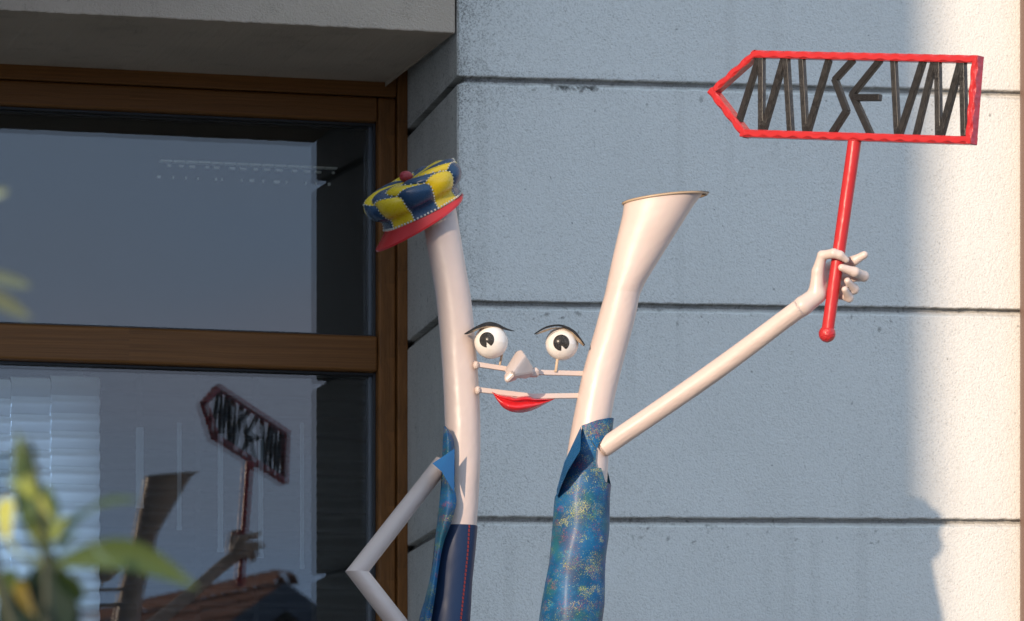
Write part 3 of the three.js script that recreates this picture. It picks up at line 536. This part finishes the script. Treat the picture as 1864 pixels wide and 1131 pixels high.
part('vest_front', patch([[1059, 781], [1072, 802], [1085, 823], [1084, 845], [1086, 858], [1066, 862], [1040, 874], [1023, 888], [1018, 895], [1028, 866], [1040, 848], [1056, 818]], vestS, 0.001), vestM, sc, { label: 'shaded splashed strip behind the right lapel' });
{ // lapel: a sharp folded sheet standing out towards the viewer
  const A = onTube(1059, 780, vestS, 0.004), B = onTube(1031, 844, vestS, 0.004), Cc = onTube(1015.5, 893, vestS, 0.004), D = P(1014, 906, ZR - 0.030), e1 = P(1056.5, 820, ZR - 0.088), e2 = P(1034, 857, ZR - 0.080), e3 = P(1022, 884, ZR - 0.062);
  const tri = [[A, B, e1], [B, e2, e1], [B, Cc, e2], [Cc, e3, e2], [Cc, D, e3]], pos = []; for (const t of tri) for (const q of t) pos.push(q.x, q.y, q.z);
  const g = new THREE.BufferGeometry(); g.setAttribute('position', new THREE.Float32BufferAttribute(pos, 3)); g.setAttribute('uv', new THREE.Float32BufferAttribute(new Float32Array(pos.length / 3 * 2), 2));
  const w = mergeVertices(g, 1e-5); w.computeVertexNormals(); part('lapel', w, lapelBlue, sc, { label: 'plain bright blue folded lapel on the right tube' });
}
// left vest strip and lapel
const svL = curve([[776, 808], [812, 805.5], [871, 803.5], [920, 799], [982, 792], [1044, 784], [1092, 773], [1123, 764], [1300, 735]]), svR = curve([[776, 811], [795, 824], [816, 827.5], [892, 828.5], [913, 831], [947, 823], [989, 807.5], [1034, 799], [1079, 793], [1123, 786], [1300, 755]]);
const sideVest = mergeGeometries([gridGeo(12, 70, (u, v) => { const y = 776 + (1300 - 776) * v, l = svL(y), r = svR(y), x = l + (r - l) * u; const p = P(x, y, ZL - 0.040 - 0.012 * u * sstep(800, 900, y) - 0.016 * Math.sin(u * Math.PI) + 0.004 * Math.sin(y * 0.045)); return p; }, (u, v, p) => [p.x, p.y]),
  gridGeo(10, 70, (u, v) => { const y = 776 + (1300 - 776) * v, l = svL(y); const p = P(l, y, ZL - 0.040); p.z -= u * 0.07; p.x += 0.012 * u * u + 0.004 * Math.sin(u * 3.1); return p; }, (u, v, p) => [p.z, p.y])]);
part('vest', sideVest, vestM, sc, { label: 'left blue splashed vest strip, mostly in shade' });
{ const g = new THREE.BufferGeometry(); const q = [P(787, 844, ZL - 0.085), P(827.5, 817, ZL - 0.070), P(826, 896, ZL - 0.066), P(804, 859, ZL - 0.088), P(808, 830, ZL - 0.082)];
  const f = [[0, 3, 4], [4, 3, 1], [3, 2, 1]], pos = []; for (const t of f) for (const k of t) pos.push(q[k].x, q[k].y, q[k].z); g.setAttribute('position', new THREE.Float32BufferAttribute(pos, 3)); g.setAttribute('uv', new THREE.Float32BufferAttribute(new Float32Array(18), 2)); const w = mergeVertices(g, 1e-5); w.computeVertexNormals(); part('lapel', w, lapelBlue, sc, { label: 'plain blue collar point on the left tube' }); }

// arms
{ // upper arm and forearm meet in a mitred, welded elbow
  const A = P(806, 842, ZL - 0.01), E = P(650, 1041, ZL - 0.05), B = P(790, 1222, ZL - 0.02), d1 = E.clone().sub(A).normalize(), d2 = B.clone().sub(E).normalize();
  const half = d1.clone().sub(d2).normalize(), side = d1.clone().cross(d2).normalize(), ring = (c, d, r, n = 30) => { const x = side, y = d.clone().cross(x); return (u) => c.clone().addScaledVector(x, Math.cos(u) * r).addScaledVector(y, Math.sin(u) * r); };
  const mid = (r, d) => (u) => { const y = d.clone().cross(side), q = E.clone().addScaledVector(side, Math.cos(u) * r).addScaledVector(y, Math.sin(u) * r); const pn = d1.clone().add(d2).normalize(); const t = -(q.clone().sub(E).dot(pn)) / d.dot(pn); return q.addScaledVector(d, t); };
  const seg = (f, g, n) => closeSeam(gridGeo(32, n, (u, v) => f(-u * 2 * Math.PI).lerp(g(-u * 2 * Math.PI), v), (u, v) => [u * 0.1, v * 0.25]), 32, n);
  part('arm', seg(ring(A, d1, 0.0150), mid(0.0162, d1), 12), skin, sc, { label: 'left upper arm in shade' });
  part('arm', seg(mid(0.0163, d2), ring(B, d2, 0.0182), 12), skin, sc, { label: 'left forearm bent back to the body' });
}
// plane of the hand-held sign: its tip is farther away than its square end
const signT = P(1295, 170, 8.96), signD = P(1790, 185, 8.58).sub(signT).setY(0).normalize(), signN = V(-signD.z, 0, signD.x); if (signN.z < 0) signN.negate();
const onSign = (x, y, off = 0) => { const dir = P(x, y, 1).sub(V(0, EYE, 0)), t = signT.clone().sub(V(0, EYE, 0)).dot(signN) / dir.dot(signN); return V(0, EYE, 0).addScaledVector(dir, t).addScaledVector(signN, off); };
const ZH = -onSign(1519, 500).z;
part('arm', limb([P(1100, 815, ZR - 0.02), P(1300, 677, (ZR - 0.02 + ZH) / 2), P(1456, 561, ZH)], [0.0166, 0.0171, 0.0158], 32), skin, sc, { label: 'raised right arm of pale pink tube' });

// hand: one continuous surface
{
  const hp = (x, y, d) => P(1440 + x / 4.915, 420 + y / 4.915, ZH).add(V(0, 0, d / 1000));
  const bones = [];
  const chain = (...js) => { for (let i = 0; i + 1 < js.length; i++) bones.push([hp(...js[i]), js[i][3] / 1000, hp(...js[i + 1]), js[i + 1][3] / 1000]); };
  chain([-190, 891, -26, 11.0], [-20, 768, -10, 14.8], [110, 672, -1, 16.5], [232, 578, -5, 15.2]);
  for (const k of [[300, 330, -23], [318, 400, -25], [322, 470, -25], [312, 540, -21]]) chain([235, 560, -5, 14.5], [(225 + k[0]) / 2, (530 + k[1]) / 2, (k[2] - 6) / 2, 12.5], [...k, 10.5]);
  chain([300, 330, -23, 10], [318, 400, -25, 10], [322, 470, -25, 10], [312, 540, -21, 10]);
  chain([232, 520, -2, 13], [240, 370, 3, 10.5], [275, 232, 12, 8.0], [375, 222, 23, 8.0], [430, 238, 23, 7.4], [490, 277, 19, 5.2]);
  chain([300, 330, -23, 9], [440, 275, -24, 9.0], [556, 268, -10, 8.7], [575, 262, -2, 7.8], [655, 222, 6, 6.6]);
  chain([318, 400, -25, 9], [560, 395, -27, 8.2], [656, 402, -9, 8.6], [568, 380, 12, 8.3], [448, 346, 19, 6.2]);
  chain([322, 470, -25, 8.5], [505, 478, -26, 7.4], [572, 520, -8, 7.7], [502, 460, 12, 6.0]);
  chain([312, 540, -21, 8], [455, 560, -24, 7.0], [525, 598, -8, 7.2], [478, 535, 10, 5.6]);
  const lo = V(1e9, 1e9, 1e9), hi = V(-1e9, -1e9, -1e9); for (const [a, ra, b, rb] of bones) for (const [p, r] of [[a, ra], [b, rb]]) { lo.min(p.clone().subScalar(r + 0.006)); hi.max(p.clone().addScalar(r + 0.006)); }
  const c = lo.clone().add(hi).multiplyScalar(0.5), half = Math.max(hi.x - lo.x, hi.y - lo.y, hi.z - lo.z) / 2 * 1.06, res = 92;
  const mc = new MarchingCubes(res, skinPlain, true, false, 200000); mc.isolation = 0;
  const p = V(0, 0, 0), ab = V(0, 0, 0), ap = V(0, 0, 0);
  for (let z = 0; z < res; z++) for (let y = 0; y < res; y++) for (let x = 0; x < res; x++) {
    p.set(c.x + ((x - res / 2) / (res / 2)) * half, c.y + ((y - res / 2) / (res / 2)) * half, c.z + ((z - res / 2) / (res / 2)) * half);
    let s = 0; const K = 900;
    for (const [a, ra, b, rb] of bones) { ab.subVectors(b, a); ap.subVectors(p, a); const t = Math.max(0, Math.min(1, ap.dot(ab) / ab.lengthSq())); const d = ap.addScaledVector(ab, -t).length() - (ra + (rb - ra) * t); s += Math.exp(-K * Math.min(0.06, d)); }
    mc.field[z * res * res + y * res + x] = Math.log(s) / K;
  }
  mc.update();
  const n = mc.count, pos = new Float32Array(n * 3), nor = new Float32Array(n * 3);
  for (let i = 0; i < n; i++) { for (let k = 0; k < 3; k++) pos[i * 3 + k] = mc.positionArray[i * 3 + k] * half + c.getComponent(k); }
  let g = new THREE.BufferGeometry(); g.setAttribute('position', new THREE.BufferAttribute(pos, 3)); g = mergeVertices(g, 1e-5); g.computeVertexNormals();
  g.setAttribute('uv', new THREE.Float32BufferAttribute(new Float32Array(g.attributes.position.count * 2), 2));
  { const q = g.attributes.position, uv = g.attributes.uv; for (let i = 0; i < q.count; i++) uv.setXY(i, q.getX(i), q.getY(i)); }
  part('hand', g, skinPlain, sc, { label: 'pale hand closed round the red pole' });
}

// face
const fz = (x) => 8.878 + (x - 240) * 0.000058;      // the face is turned a little to the left
const f3 = (x, y, d = 0) => P(820 + x / 5.14, 560 + y / 5.14, fz(x) - d / 1000);
const pxm = 8.885 / F;
function eye(cx, cy, r, px, py, pr, d, lab) {
  const c = f3(cx, cy, d), R = r * pxm / 5.14;
  const e = new THREE.Group(); e.name = 'eye'; e.position.copy(c.clone().sub(sc.position)); sc.add(e); e.userData.label = lab;
  const g = new THREE.SphereGeometry(R, 48, 32); g.translate(c.x, c.y, c.z); part('eyeball', g, white, e);
  const gz = V((px - cx) / r, -(py - cy) / r, 0); gz.z = Math.sqrt(Math.max(0.01, 1 - gz.x * gz.x - gz.y * gz.y)); gz.normalize();
  // face the pupil the way it points for the eye below it
  const view = V(0, EYE, 0).sub(c).normalize(), qq = new THREE.Quaternion().setFromUnitVectors(V(0, 0, 1), view); gz.applyQuaternion(qq);
  const ux = V(0, 1, 0).cross(gz).normalize(), uy = gz.clone().cross(ux), A = Math.asin(Math.min(0.95, pr / r));
  const gap0 = -Math.PI / 2 - 0.02, gap1 = -Math.PI / 2 + 0.85;
  const cap = gridGeo(60, 12, (u, v) => {
    const a = v * A, phi = u * Math.PI * 2; let aa = a;
    const lift = R * 1.014;
    return c.clone().addScaledVector(gz, Math.cos(aa) * lift).addScaledVector(ux, Math.sin(aa) * Math.cos(phi) * lift).addScaledVector(uy, Math.sin(aa) * Math.sin(phi) * lift);
  });
  // cut the notch: drop the faces of one slice below the centre
  const ix = [], src = cap.index.array, pp = cap.attributes.position, q = V(0, 0, 0);
  for (let i = 0; i < src.length; i += 3) { let x = 0, y = 0; for (let k = 0; k < 3; k++) { q.fromBufferAttribute(pp, src[i + k]).sub(c); x += q.dot(ux) / 3; y += q.dot(uy) / 3; } const ph = Math.atan2(y + pr / r * R * 0.34, x - pr / r * R * 0.03); if (ph > gap0 && ph < gap1 ) continue; ix.push(src[i], src[i + 1], src[i + 2]); }
  cap.setIndex(ix); part('pupil', cap, black, e);
  return c;
}
eye(380, 322, 158, 336, 300, 71, 14, 'left eye, half under the dark brow');
eye(1043, 340, 156, 1036, 328, 75, 4, 'right eye above its pale stem');
function brow(outer, inner, d, lab, pale) {
  const oc = new THREE.SplineCurve(outer.map(([x, y]) => new THREE.Vector2(x, -y))), ic = new THREE.SplineCurve(inner.map(([x, y]) => new THREE.Vector2(x, -y)));
  const A = oc.getPoints(40), B = ic.getPoints(40), up = [], down = [];
  const q = (p, dd) => f3(p.x, -p.y, d + dd);
  const front = gridGeo(40, 3, (u, v) => { const i = Math.round(u * 40), a = A[i], b = B[i]; return q(new THREE.Vector2(a.x + (b.x - a.x) * v, a.y + (b.y - a.y) * v), 30 + 4 * Math.sin(u * Math.PI)); });
  const under = gridGeo(40, 1, (u, v) => { const i = Math.round(u * 40); return q(B[i], 30 + 4 * Math.sin(u * Math.PI) - 24 * v); });
  const over = gridGeo(40, 1, (u, v) => { const i = Math.round(u * 40); return q(A[i], 30 + 4 * Math.sin(u * Math.PI) - 24 * v); });
  const b = part('brow', mergeGeometries([front, over]), black, sc, { label: lab });
  part('brow_underside', under, cream, b);
  const PA = new THREE.SplineCurve(pale[0].map(([x, y]) => new THREE.Vector2(x, -y))).getPoints(40), PB = new THREE.SplineCurve(pale[1].map(([x, y]) => new THREE.Vector2(x, -y))).getPoints(40);
  part('brow_edge', gridGeo(40, 2, (u, v) => { const i = Math.round(u * 40); return q(PA[i].clone().lerp(PB[i], v), 31.2 + 4 * Math.sin(u * Math.PI) - 3 * v); }), cream, b);
}
brow([[128, 245], [215, 190], [300, 148], [370, 134], [440, 150], [510, 186], [603, 222]], [[132, 252], [170, 247], [225, 212], [330, 180], [430, 182], [520, 212], [600, 224]], 0, 'left black arched brow', [[[150, 246], [225, 208], [330, 176], [430, 180], [505, 203]], [[152, 251], [215, 230], [300, 194], [420, 190], [508, 209]]]);
brow([[781, 247], [880, 183], [990, 158], [1082, 172], [1164, 218], [1219, 285], [1261, 350]], [[788, 254], [884, 200], [990, 177], [1075, 192], [1150, 240], [1200, 302], [1248, 362]], 0, 'right black arched brow with pale underside', [[[798, 248], [890, 205], [990, 186], [1080, 200], [1148, 240], [1203, 292], [1250, 350]], [[806, 254], [890, 226], [1000, 194], [1080, 210], [1140, 250], [1190, 316], [1244, 362]]]);
part('eye_stem', limb([f3(490, 400, 12), f3(462, 535, 2)], [0.0021, 0.0019], 10), cream, sc);
part('eye_stem', limb([f3(1002, 480, 4), f3(985, 600, 2)], [0.0027, 0.0025], 10), cream, sc);
part('face_bar', bar(f3(228, 530, 0), f3(520, 575, 0), 0.0085, 0.008), skinBar, sc, { label: 'upper left face bar' });
part('face_bar', bar(f3(800, 608, 0), f3(1262, 620, -8), 0.0085, 0.008), skinBar, sc, { label: 'upper right face bar' });
part('face_bar', bar(f3(238, 768, 0), f3(780, 833, 0), 0.0088, 0.008), skinBar, sc, { label: 'lower face bar carrying the lips, left half' });
part('face_bar', bar(f3(745, 832, 0), f3(1215, 826, -8), 0.0088, 0.008), skinBar, sc, { label: 'lower face bar carrying the lips, right half' });
for (const [x, y] of [[240, 540], [257, 775]]) { const g = new THREE.SphereGeometry(0.0075, 14, 10); g.scale(0.75, 1, 1); const p = f3(x, y, 2); g.translate(p.x, p.y, p.z); part('weld', g, skinPlain, sc); }
for (const [x, y] of [[1245, 622], [1195, 828]]) { const g = new THREE.SphereGeometry(0.0055, 14, 10); g.scale(0.7, 1, 1); const p = f3(x, y, -8); g.translate(p.x, p.y, p.z); part('weld', g, skinPlain, sc); }
{ // nose: rounded wedge, ridge towards the left
  const soft = (list) => { const pts = []; for (const [x, y, d, r] of list) { const c = f3(x, y, d); for (let i = 0; i < 5; i++) for (let j = 0; j < 8; j++) { const a = (i + 0.5) / 5 * Math.PI, b = j / 8 * Math.PI * 2 + i * 0.3; pts.push(c.clone().add(V(Math.sin(a) * Math.cos(b), Math.cos(a), Math.sin(a) * Math.sin(b)).multiplyScalar(r / 1000))); } } return new ConvexGeometry(pts); };
  const gs = [soft([[660, 425, 8, 4.5], [628, 430, 2, 4], [530, 590, 44, 4], [690, 470, 35, 4], [580, 625, 81, 6], [545, 610, 64, 5], [730, 600, 32, 5], [700, 640, 18, 5], [560, 600, 2, 3], [770, 610, 4, 5]]),
    soft([[580, 625, 81, 6], [535, 672, 78, 5.5], [530, 640, 64, 5], [600, 655, 58, 5]]), soft([[795, 595, 14, 6.5], [800, 622, 12, 6], [730, 622, 14, 6]])];
  const uvless = gs.map((g) => { g.setAttribute('uv', new THREE.Float32BufferAttribute(new Float32Array(g.attributes.position.count * 2), 2)); return g; });
  let g = mergeGeometries(uvless); g.deleteAttribute('normal'); g.deleteAttribute('uv'); g = toCreasedNormals(mergeVertices(g, 2e-4), 0.3); part('nose', g, skinPlain, sc);
}
{ // lips
  const top = curve([[388, 788], [430, 806], [500, 822], [560, 826], [610, 838], [670, 829], [730, 826], [790, 850], [880, 852], [978, 855]]), bot = curve([[388, 790], [430, 860], [480, 925], [540, 965], [620, 985], [700, 981], [790, 954], [880, 908], [978, 857]]), mid = curve([[388, 789], [450, 838], [530, 868], [610, 884], [690, 876], [790, 876], [880, 872], [978, 856]]);
  const n = 80, m = 24;
  const f = (u, v) => { const x = 388 + 590 * u, w = Math.pow(Math.sin(Math.PI * Math.min(1, Math.max(0, u))), 0.7); const a = top(x), b = mid(x), c = bot(x); let y, d;
    if (v < 0.5) { const t = v * 2; y = a + (b - a) * t; d = 8 + w * 15 * Math.pow(Math.sin(Math.min(1, t * 1.02) * Math.PI), 0.6) * 0.9 + 7 * w * t; } else { const t = (v - 0.5) * 2; y = b + (c - b) * t; d = 8 + 7 * w * (1 - t) + w * 15 * Math.pow(Math.sin(Math.min(1, t) * Math.PI), 0.9) + 3 * t * w; }
    return f3(x, y, d); };
  const frontG = gridGeo(n, m, f), backG = gridGeo(n, 1, (u, v) => { const x = 388 + 590 * u; return f3(x, v ? bot(x) : top(x), 2); });
  const edge1 = gridGeo(n, 1, (u, v) => { const x = 388 + 590 * u; const q = f(u, 0); return v ? q : f3(x, top(x), 2); });
  const edge2 = gridGeo(n, 1, (u, v) => { const x = 388 + 590 * u; const q = f(u, 1); return v ? q : f3(x, bot(x), 2); });
  const lipRed = paint('glossy red lips', 0.66, 0.02, 0.025, 0.24, { clearcoat: 0.6, clearcoatRoughness: 0.12, bumpScale: 0.0006 });
  part('lips', mergeGeometries([frontG, backG, edge1, edge2]), lipRed, sc);
}

// ------------------------------------------------------------------ the cap
{
  const O = P(770, 386, ZL - 0.0), E1 = V(0.895, 0.445, 0), A = V(-0.43, 0.865, 0.26).normalize(), E2 = E1.clone().cross(A).normalize();
  const R1 = 0.093, R2 = 0.086, HH = 0.064, NP = 10;
  const cap = thing('painted_cap', 'yellow and blue patchwork cap with red visor and pompom on top of the left tube', 'cap', O.clone());
  const rp = curve([[0, 0.80], [0.10, 0.785], [0.2, 0.80], [0.32, 0.92], [0.46, 1.0], [0.6, 0.97], [0.72, 0.86], [0.84, 0.6], [0.93, 0.3], [1.0, 0.05]]), hp = curve([[0, 0], [0.10, 0.13], [0.2, 0.25], [0.32, 0.38], [0.46, 0.6], [0.6, 0.83], [0.72, 0.97], [0.84, 1.03], [0.93, 0.99], [1.0, 0.94]]);
  const swirl = (t) => 0.9 * sstep(0.5, 1, t);
  const surf = (phi, t, lift = 0) => { const ph = phi + swirl(t) * 0.9; const lob = Math.abs(Math.sin(phi * NP / 2)), k = 1 - 0.075 * (1 - Math.pow(lob, 0.6)) * sstep(0.02, 0.4, t) * sstep(1.0, 0.75, t) - 0.03 * Math.pow(lob, 2) * sstep(0.3, 0.15, t); const r = rp(t) * k; const hgt = hp(t) * (1 - 0.06 * (1 - lob) * sstep(0.4, 0.7, t));
    return O.clone().addScaledVector(E1, Math.cos(ph) * (r * R1 + lift)).addScaledVector(E2, Math.sin(ph) * (r * R2 + lift)).addScaledVector(A, hgt * HH + lift * sstep(0.4, 0.8, t)); };
  const dot = new THREE.SphereGeometry(1, 6, 4), dots = []; 
  const putDot = (p, s) => { const g = dot.clone(); g.scale(s, s, s); g.translate(p.x, p.y, p.z); dots.push(g); };
  for (let k = 0; k < NP; k++) {
    const a0 = k / NP * Math.PI * 2, a1 = (k + 1) / NP * Math.PI * 2;
    const tSplit = (u) => 0.60 + 0.05 * Math.sin(u * Math.PI);
    part('cap_patch', gridGeo(16, 18, (u, v) => surf(a0 + (a1 - a0) * u, tSplit(u) * v)), k % 2 ? capYellow : capBlue, cap);
    part('cap_patch', gridGeo(16, 14, (u, v) => surf(a0 + (a1 - a0) * u, tSplit(u) + (1 - tSplit(u)) * v)), k % 2 ? capBlue : capYellow, cap);
    for (let i = 0; i < 15; i++) putDot(surf(a0, 0.02 + i / 15 * 0.88, 0.0006), 0.0017);
    for (let i = 0; i < 7; i++) { putDot(surf(a0 + (a1 - a0) * i / 7, tSplit(i / 7), 0.0006), 0.0015); putDot(surf(a0 + (a1 - a0) * i / 7, 0.02, 0.0008), 0.0022); }
  }
  dots.forEach((g) => g); part('stitching', mergeGeometries(dots), stitchWhite, cap, { kind: 'stuff' });
  // visor, pointing to the left
  const w = (ph) => 0.037 * Math.pow(Math.max(0, 0.5 - 0.5 * Math.cos(ph - 0.15)), 0.55);
  const vis = (k) => gridGeo(60, 8, (u, v) => { const ph = 0.15 + u * Math.PI * 2, ww = w(ph); const r = 0.795 + 0.0 ; return O.clone().addScaledVector(E1, Math.cos(ph) * (r * R1 + ww * v * 0.78)).addScaledVector(E2, Math.sin(ph) * (r * R2 + ww * v * 0.42)).addScaledVector(A, -0.001 - ww * v * (0.68 - 0.10 * v) - k * 0.0035); });
  const rimV = gridGeo(60, 1, (u, v) => { const ph = 0.15 + u * Math.PI * 2, ww = w(ph); return O.clone().addScaledVector(E1, Math.cos(ph) * (0.795 * R1 + ww * 0.78)).addScaledVector(E2, Math.sin(ph) * (0.795 * R2 + ww * 0.42)).addScaledVector(A, -0.001 - ww * 0.58 - v * 0.0035); });
  part('visor', mergeGeometries([vis(0), vis(1), rimV]), paint('red visor paint', 0.47, 0.018, 0.022, 0.42, { clearcoat: 0.15, bumpScale: 0 }), cap);
  const pom = new THREE.SphereGeometry(0.0115, 24, 16), pc = O.clone().addScaledVector(A, HH * 0.94 + 0.007); pom.scale(1.05, 0.85, 1); pom.translate(pc.x, pc.y, pc.z); part('pompom', pom, paint('dark red paint', 0.30, 0.02, 0.03, 0.4), cap);
}

// ------------------------------------------------------------------ the sign
{
  const nrm = signN, on = onSign;
  const z = (x, y, off = 0) => on(1260 + x / 3.086, 60 + y / 3.086, off);      // enlarged picture places
  const poleFoot = on(1506, 608), poleTop = on(1556, 258);
  const sign = thing('museum_sign', 'red arrow sign with black open letters MUSEUM on a red pole', 'sign', poleFoot.clone());
  // hammered square bar: the chamfer on its front edges swells and shrinks along its length
  function hammered(a, b, w, dp, ph) {
    const L = a.distanceTo(b), x = b.clone().sub(a).normalize(), y = nrm.clone().cross(x).normalize(), n = Math.max(8, Math.round(L / 0.0022));
    const gg = gridGeo(12, n, (u, v) => { const s = v * L, c1 = 0.0012 + 0.0034 * Math.pow(0.5 + 0.5 * Math.sin(s / 0.033 * Math.PI * 2 + ph), 1.3), c2 = 0.0012 + 0.0022 * Math.pow(0.5 + 0.5 * Math.sin(s / 0.033 * Math.PI * 2 + ph + 2.6), 1.3), h = w / 2, q = dp / 2, b2 = 0.001;
      const prof = [[h - c1, q], [-h + c2, q], [-h + c2, q], [-h, q - c2], [-h, q - c2], [-h, -q + b2], [-h + b2, -q], [h - b2, -q], [h, -q + b2], [h, q - c1], [h, q - c1], [h - c1, q], [h - c1, q]];
      const k = prof[Math.round(u * 12)]; return a.clone().addScaledVector(x, s).addScaledVector(y, k[0]).addScaledVector(nrm, k[1]); });
    const f = gg.toNonIndexed(); f.computeVertexNormals(); return f;
  }
  const pts = [[122, 333], [362, 121], [1604, 150], [1568, 606], [303, 566]].map(([x, y]) => z(x, y));
  const W = 0.0122, D = 0.019;
  for (let i = 0; i < 5; i++) { const a = pts[i], b = pts[(i + 1) % 5], e = b.clone().sub(a).normalize().multiplyScalar(i === 0 || i === 4 ? 0.004 : 0.0058); part('frame_bar', hammered(a.clone().sub(e), b.clone().add(e), W + i * 0.00021, D + i * 0.0004, i * 1.7), red, sign); }
  // letters from rectangular bars
  const wL = 0.0114, dL = 0.0095;
  function strokes(list) {
    const gs = list.map(([x0, y0, x1, y1], i) => { const a = z(x0, y0), b = z(x1, y1), L = a.distanceTo(b), x = b.clone().sub(a).normalize(), y = nrm.clone().cross(x).normalize(); const g = new RoundedBoxGeometry(L, wL + (i % 3) * 0.00023, dL + (i % 4) * 0.0005, 3, 0.0019); g.applyMatrix4(new THREE.Matrix4().makeBasis(x, y, nrm).setPosition(a.add(b).multiplyScalar(0.5))); return g; });
    return mergeGeometries(gs);
  }
  const letters = [
    ['letter M', [[378, 138, 264, 500], [392, 136, 392, 556], [400, 556, 520, 140], [530, 140, 556, 566]]],
    ['letter V', [[617, 146, 640, 566], [648, 566, 770, 150]]],
    ['letter S', [[908, 150, 800, 268], [802, 256, 872, 446], [872, 434, 786, 568]]],
    ['letter E', [[1060, 150, 897, 352], [898, 338, 1006, 574], [902, 364, 1060, 364]]],
    ['letter V', [[1134, 152, 1156, 580], [1164, 580, 1300, 156]]],
    ['letter M', [[1362, 156, 1258, 586], [1382, 160, 1388, 590], [1396, 590, 1512, 160], [1522, 160, 1532, 584]]]];
  for (const [n, l] of letters) part('letter', strokes(l), black, sign);
  // pole with a ball at its foot, a plain collar at the top
  const rB = 0.0106, pole = limb([poleTop, poleFoot], [rB * 1.1, rB], 28); part('pole', pole, red, sign);
  const ball = new THREE.SphereGeometry(0.0146, 32, 22); ball.translate(poleFoot.x, poleFoot.y, poleFoot.z); part('ball', ball, red, sign);
}

// ------------------------------------------------------------------ shrub close to the camera, out of focus
{
  const Zp = 2.75;
  const base = P(70, 1400, Zp).setY(0);
  const shrub = thing('leafy_shrub', 'blurred green and yellow leaves close to the camera in the bottom left corner', 'shrub', base);
  const leafM = (r, g, b, t = 0.45) => { const m = new THREE.MeshPhysicalMaterial({ color: rgb(r, g, b), roughness: 0.6, transmission: t, thickness: 0, side: THREE.DoubleSide }); return m; };
  const mats = [leafM(0.075, 0.115, 0.014, 0.4), leafM(0.78, 0.76, 0.17), leafM(0.008, 0.026, 0.018, 0.15), leafM(0.36, 0.26, 0.04), leafM(0.30, 0.33, 0.035), leafM(0.24, 0.26, 0.14)];
  function leaf(a, b, wpx, m, dz = 0, bend = 0, face = 0.25) {     // a leaf from a to b (picture places), wpx wide
    const A = P(a[0], a[1], Zp + dz), B = P(b[0], b[1], Zp + dz + 0.02), x = B.clone().sub(A), L = x.length(); x.normalize(); const zc = V(face * -1, 0.2, 1).normalize(), y = zc.clone().cross(x).normalize(), zz = x.clone().cross(y), w = wpx / 2 / F * Zp;
    const g = gridGeo(8, 14, (u, v) => { const s = u * 2 - 1, wid = w * Math.pow(Math.sin(Math.PI * Math.min(0.985, 0.03 + v * 0.97)), L < 0.035 ? 0.5 : 0.8) * (1 - (L < 0.035 ? 0.1 : 0.25) * v); return A.clone().addScaledVector(x, v * L).addScaledVector(y, s * wid + bend * L * Math.sin(v * Math.PI)).addScaledVector(zz, Math.abs(s) * wid * 0.35 + 0.02 * L * Math.sin(v * 5)); });
    part('leaf', g, mats[m], shrub);
  }
  const stem = (p, r) => part('stem', limb(p.map(([x, y, dz]) => P(x, y, Zp + (dz ?? 0))), r, 8), leafM(0.022, 0.028, 0.010, 0), shrub);
  const foot = (EYE) * F / Zp + HY;
  stem([[60, foot], [66, 2600], [80, 1500], [85, 1150], [82, 1000], [72, 900], [50, 800]], [0.012, 0.010, 0.007, 0.003, 0.002, 0.0014, 0.001]);
  stem([[60, 1250], [-30, 950], [-50, 640], [-30, 500]], [0.004, 0.003, 0.0025, 0.0015]);
  leaf([100, 1026], [360, 1070], 66, 0, 0.0, 0.13, 0.4);
  leaf([100, 990], [182, 916], 20, 0, 0.02, 0.06); leaf([172, 922], [250, 908], 17, 0, 0.02, 0.03);
  leaf([92, 1020], [30, 786], 62, 0, 0.03, 0.02);
  leaf([86, 1000], [82, 880], 56, 0, 0.01, -0.03);
  leaf([24, 912], [8, 984], 62, 1, -0.02, 0, 0.7);
  leaf([14, 872], [66, 894], 34, 1, 0.0, 0.0, 0.7);
  leaf([52, 868], [80, 896], 24, 4, 0.0, 0.0, 0.7);
  leaf([80, 906], [100, 954], 40, 1, -0.03, 0.0, 0.6);
  leaf([68, 962], [80, 1006], 30, 4, -0.02, 0.0, 0.6);
  leaf([22, 986], [54, 1026], 34, 1, 0.0, 0, 0.6);
  leaf([60, 1006], [84, 1034], 28, 1, -0.01, 0, 0.6);
  leaf([44, 1062], [60, 1122], 58, 3, -0.04, 0, 0.6);
  leaf([64, 905], [40, 868], 30, 4, -0.02, 0, 0.5); leaf([98, 985], [120, 940], 34, 4, -0.01, 0, 0.5); leaf([50, 960], [66, 905], 40, 0, 0.01, 0, 0.3); leaf([108, 1005], [140, 965], 22, 0, 0.01, 0, 0.3); leaf([30, 1040], [-6, 1100], 44, 0, 0.02, 0, 0.3); leaf([100, 1040], [150, 1092], 40, 0, 0.01, 0, 0.2);
  leaf([168, 985], [200, 1024], 36, 4, -0.03, 0, 0.9);
  leaf([92, 1010], [88, 1200], 120, 2, 0.03, 0, 0.0);
  leaf([120, 1050], [100, 1240], 90, 2, 0.06, 0, 0.0);
  leaf([70, 1050], [10, 1190], 110, 2, 0.07, 0, 0.0);
  leaf([60, 1058], [-60, 1072], 34, 4, 0.03, 0.05);
  leaf([-40, 500], [55, 520], 26, 5, 0.05, 0, 0.4);
  leaf([-50, 520], [58, 580], 34, 5, 0.06, 0, 0.4);
  leaf([-60, 380], [12, 345], 40, 5, 0.1, 0, 0.4);
  for (let k = 0; k < 60; k++) { const a = rnd() * 6.28, y = 1250 + rnd() * 2200, x = 70 + (rnd() - 0.5) * 500; leaf([70 + (x - 70) * 0.3, y], [x, y - 60 - rnd() * 150], 70 + rnd() * 40, [0, 0, 4, 2][k % 4], (rnd() - 0.5) * 0.3); }
}

renderer.render(scene, camera);
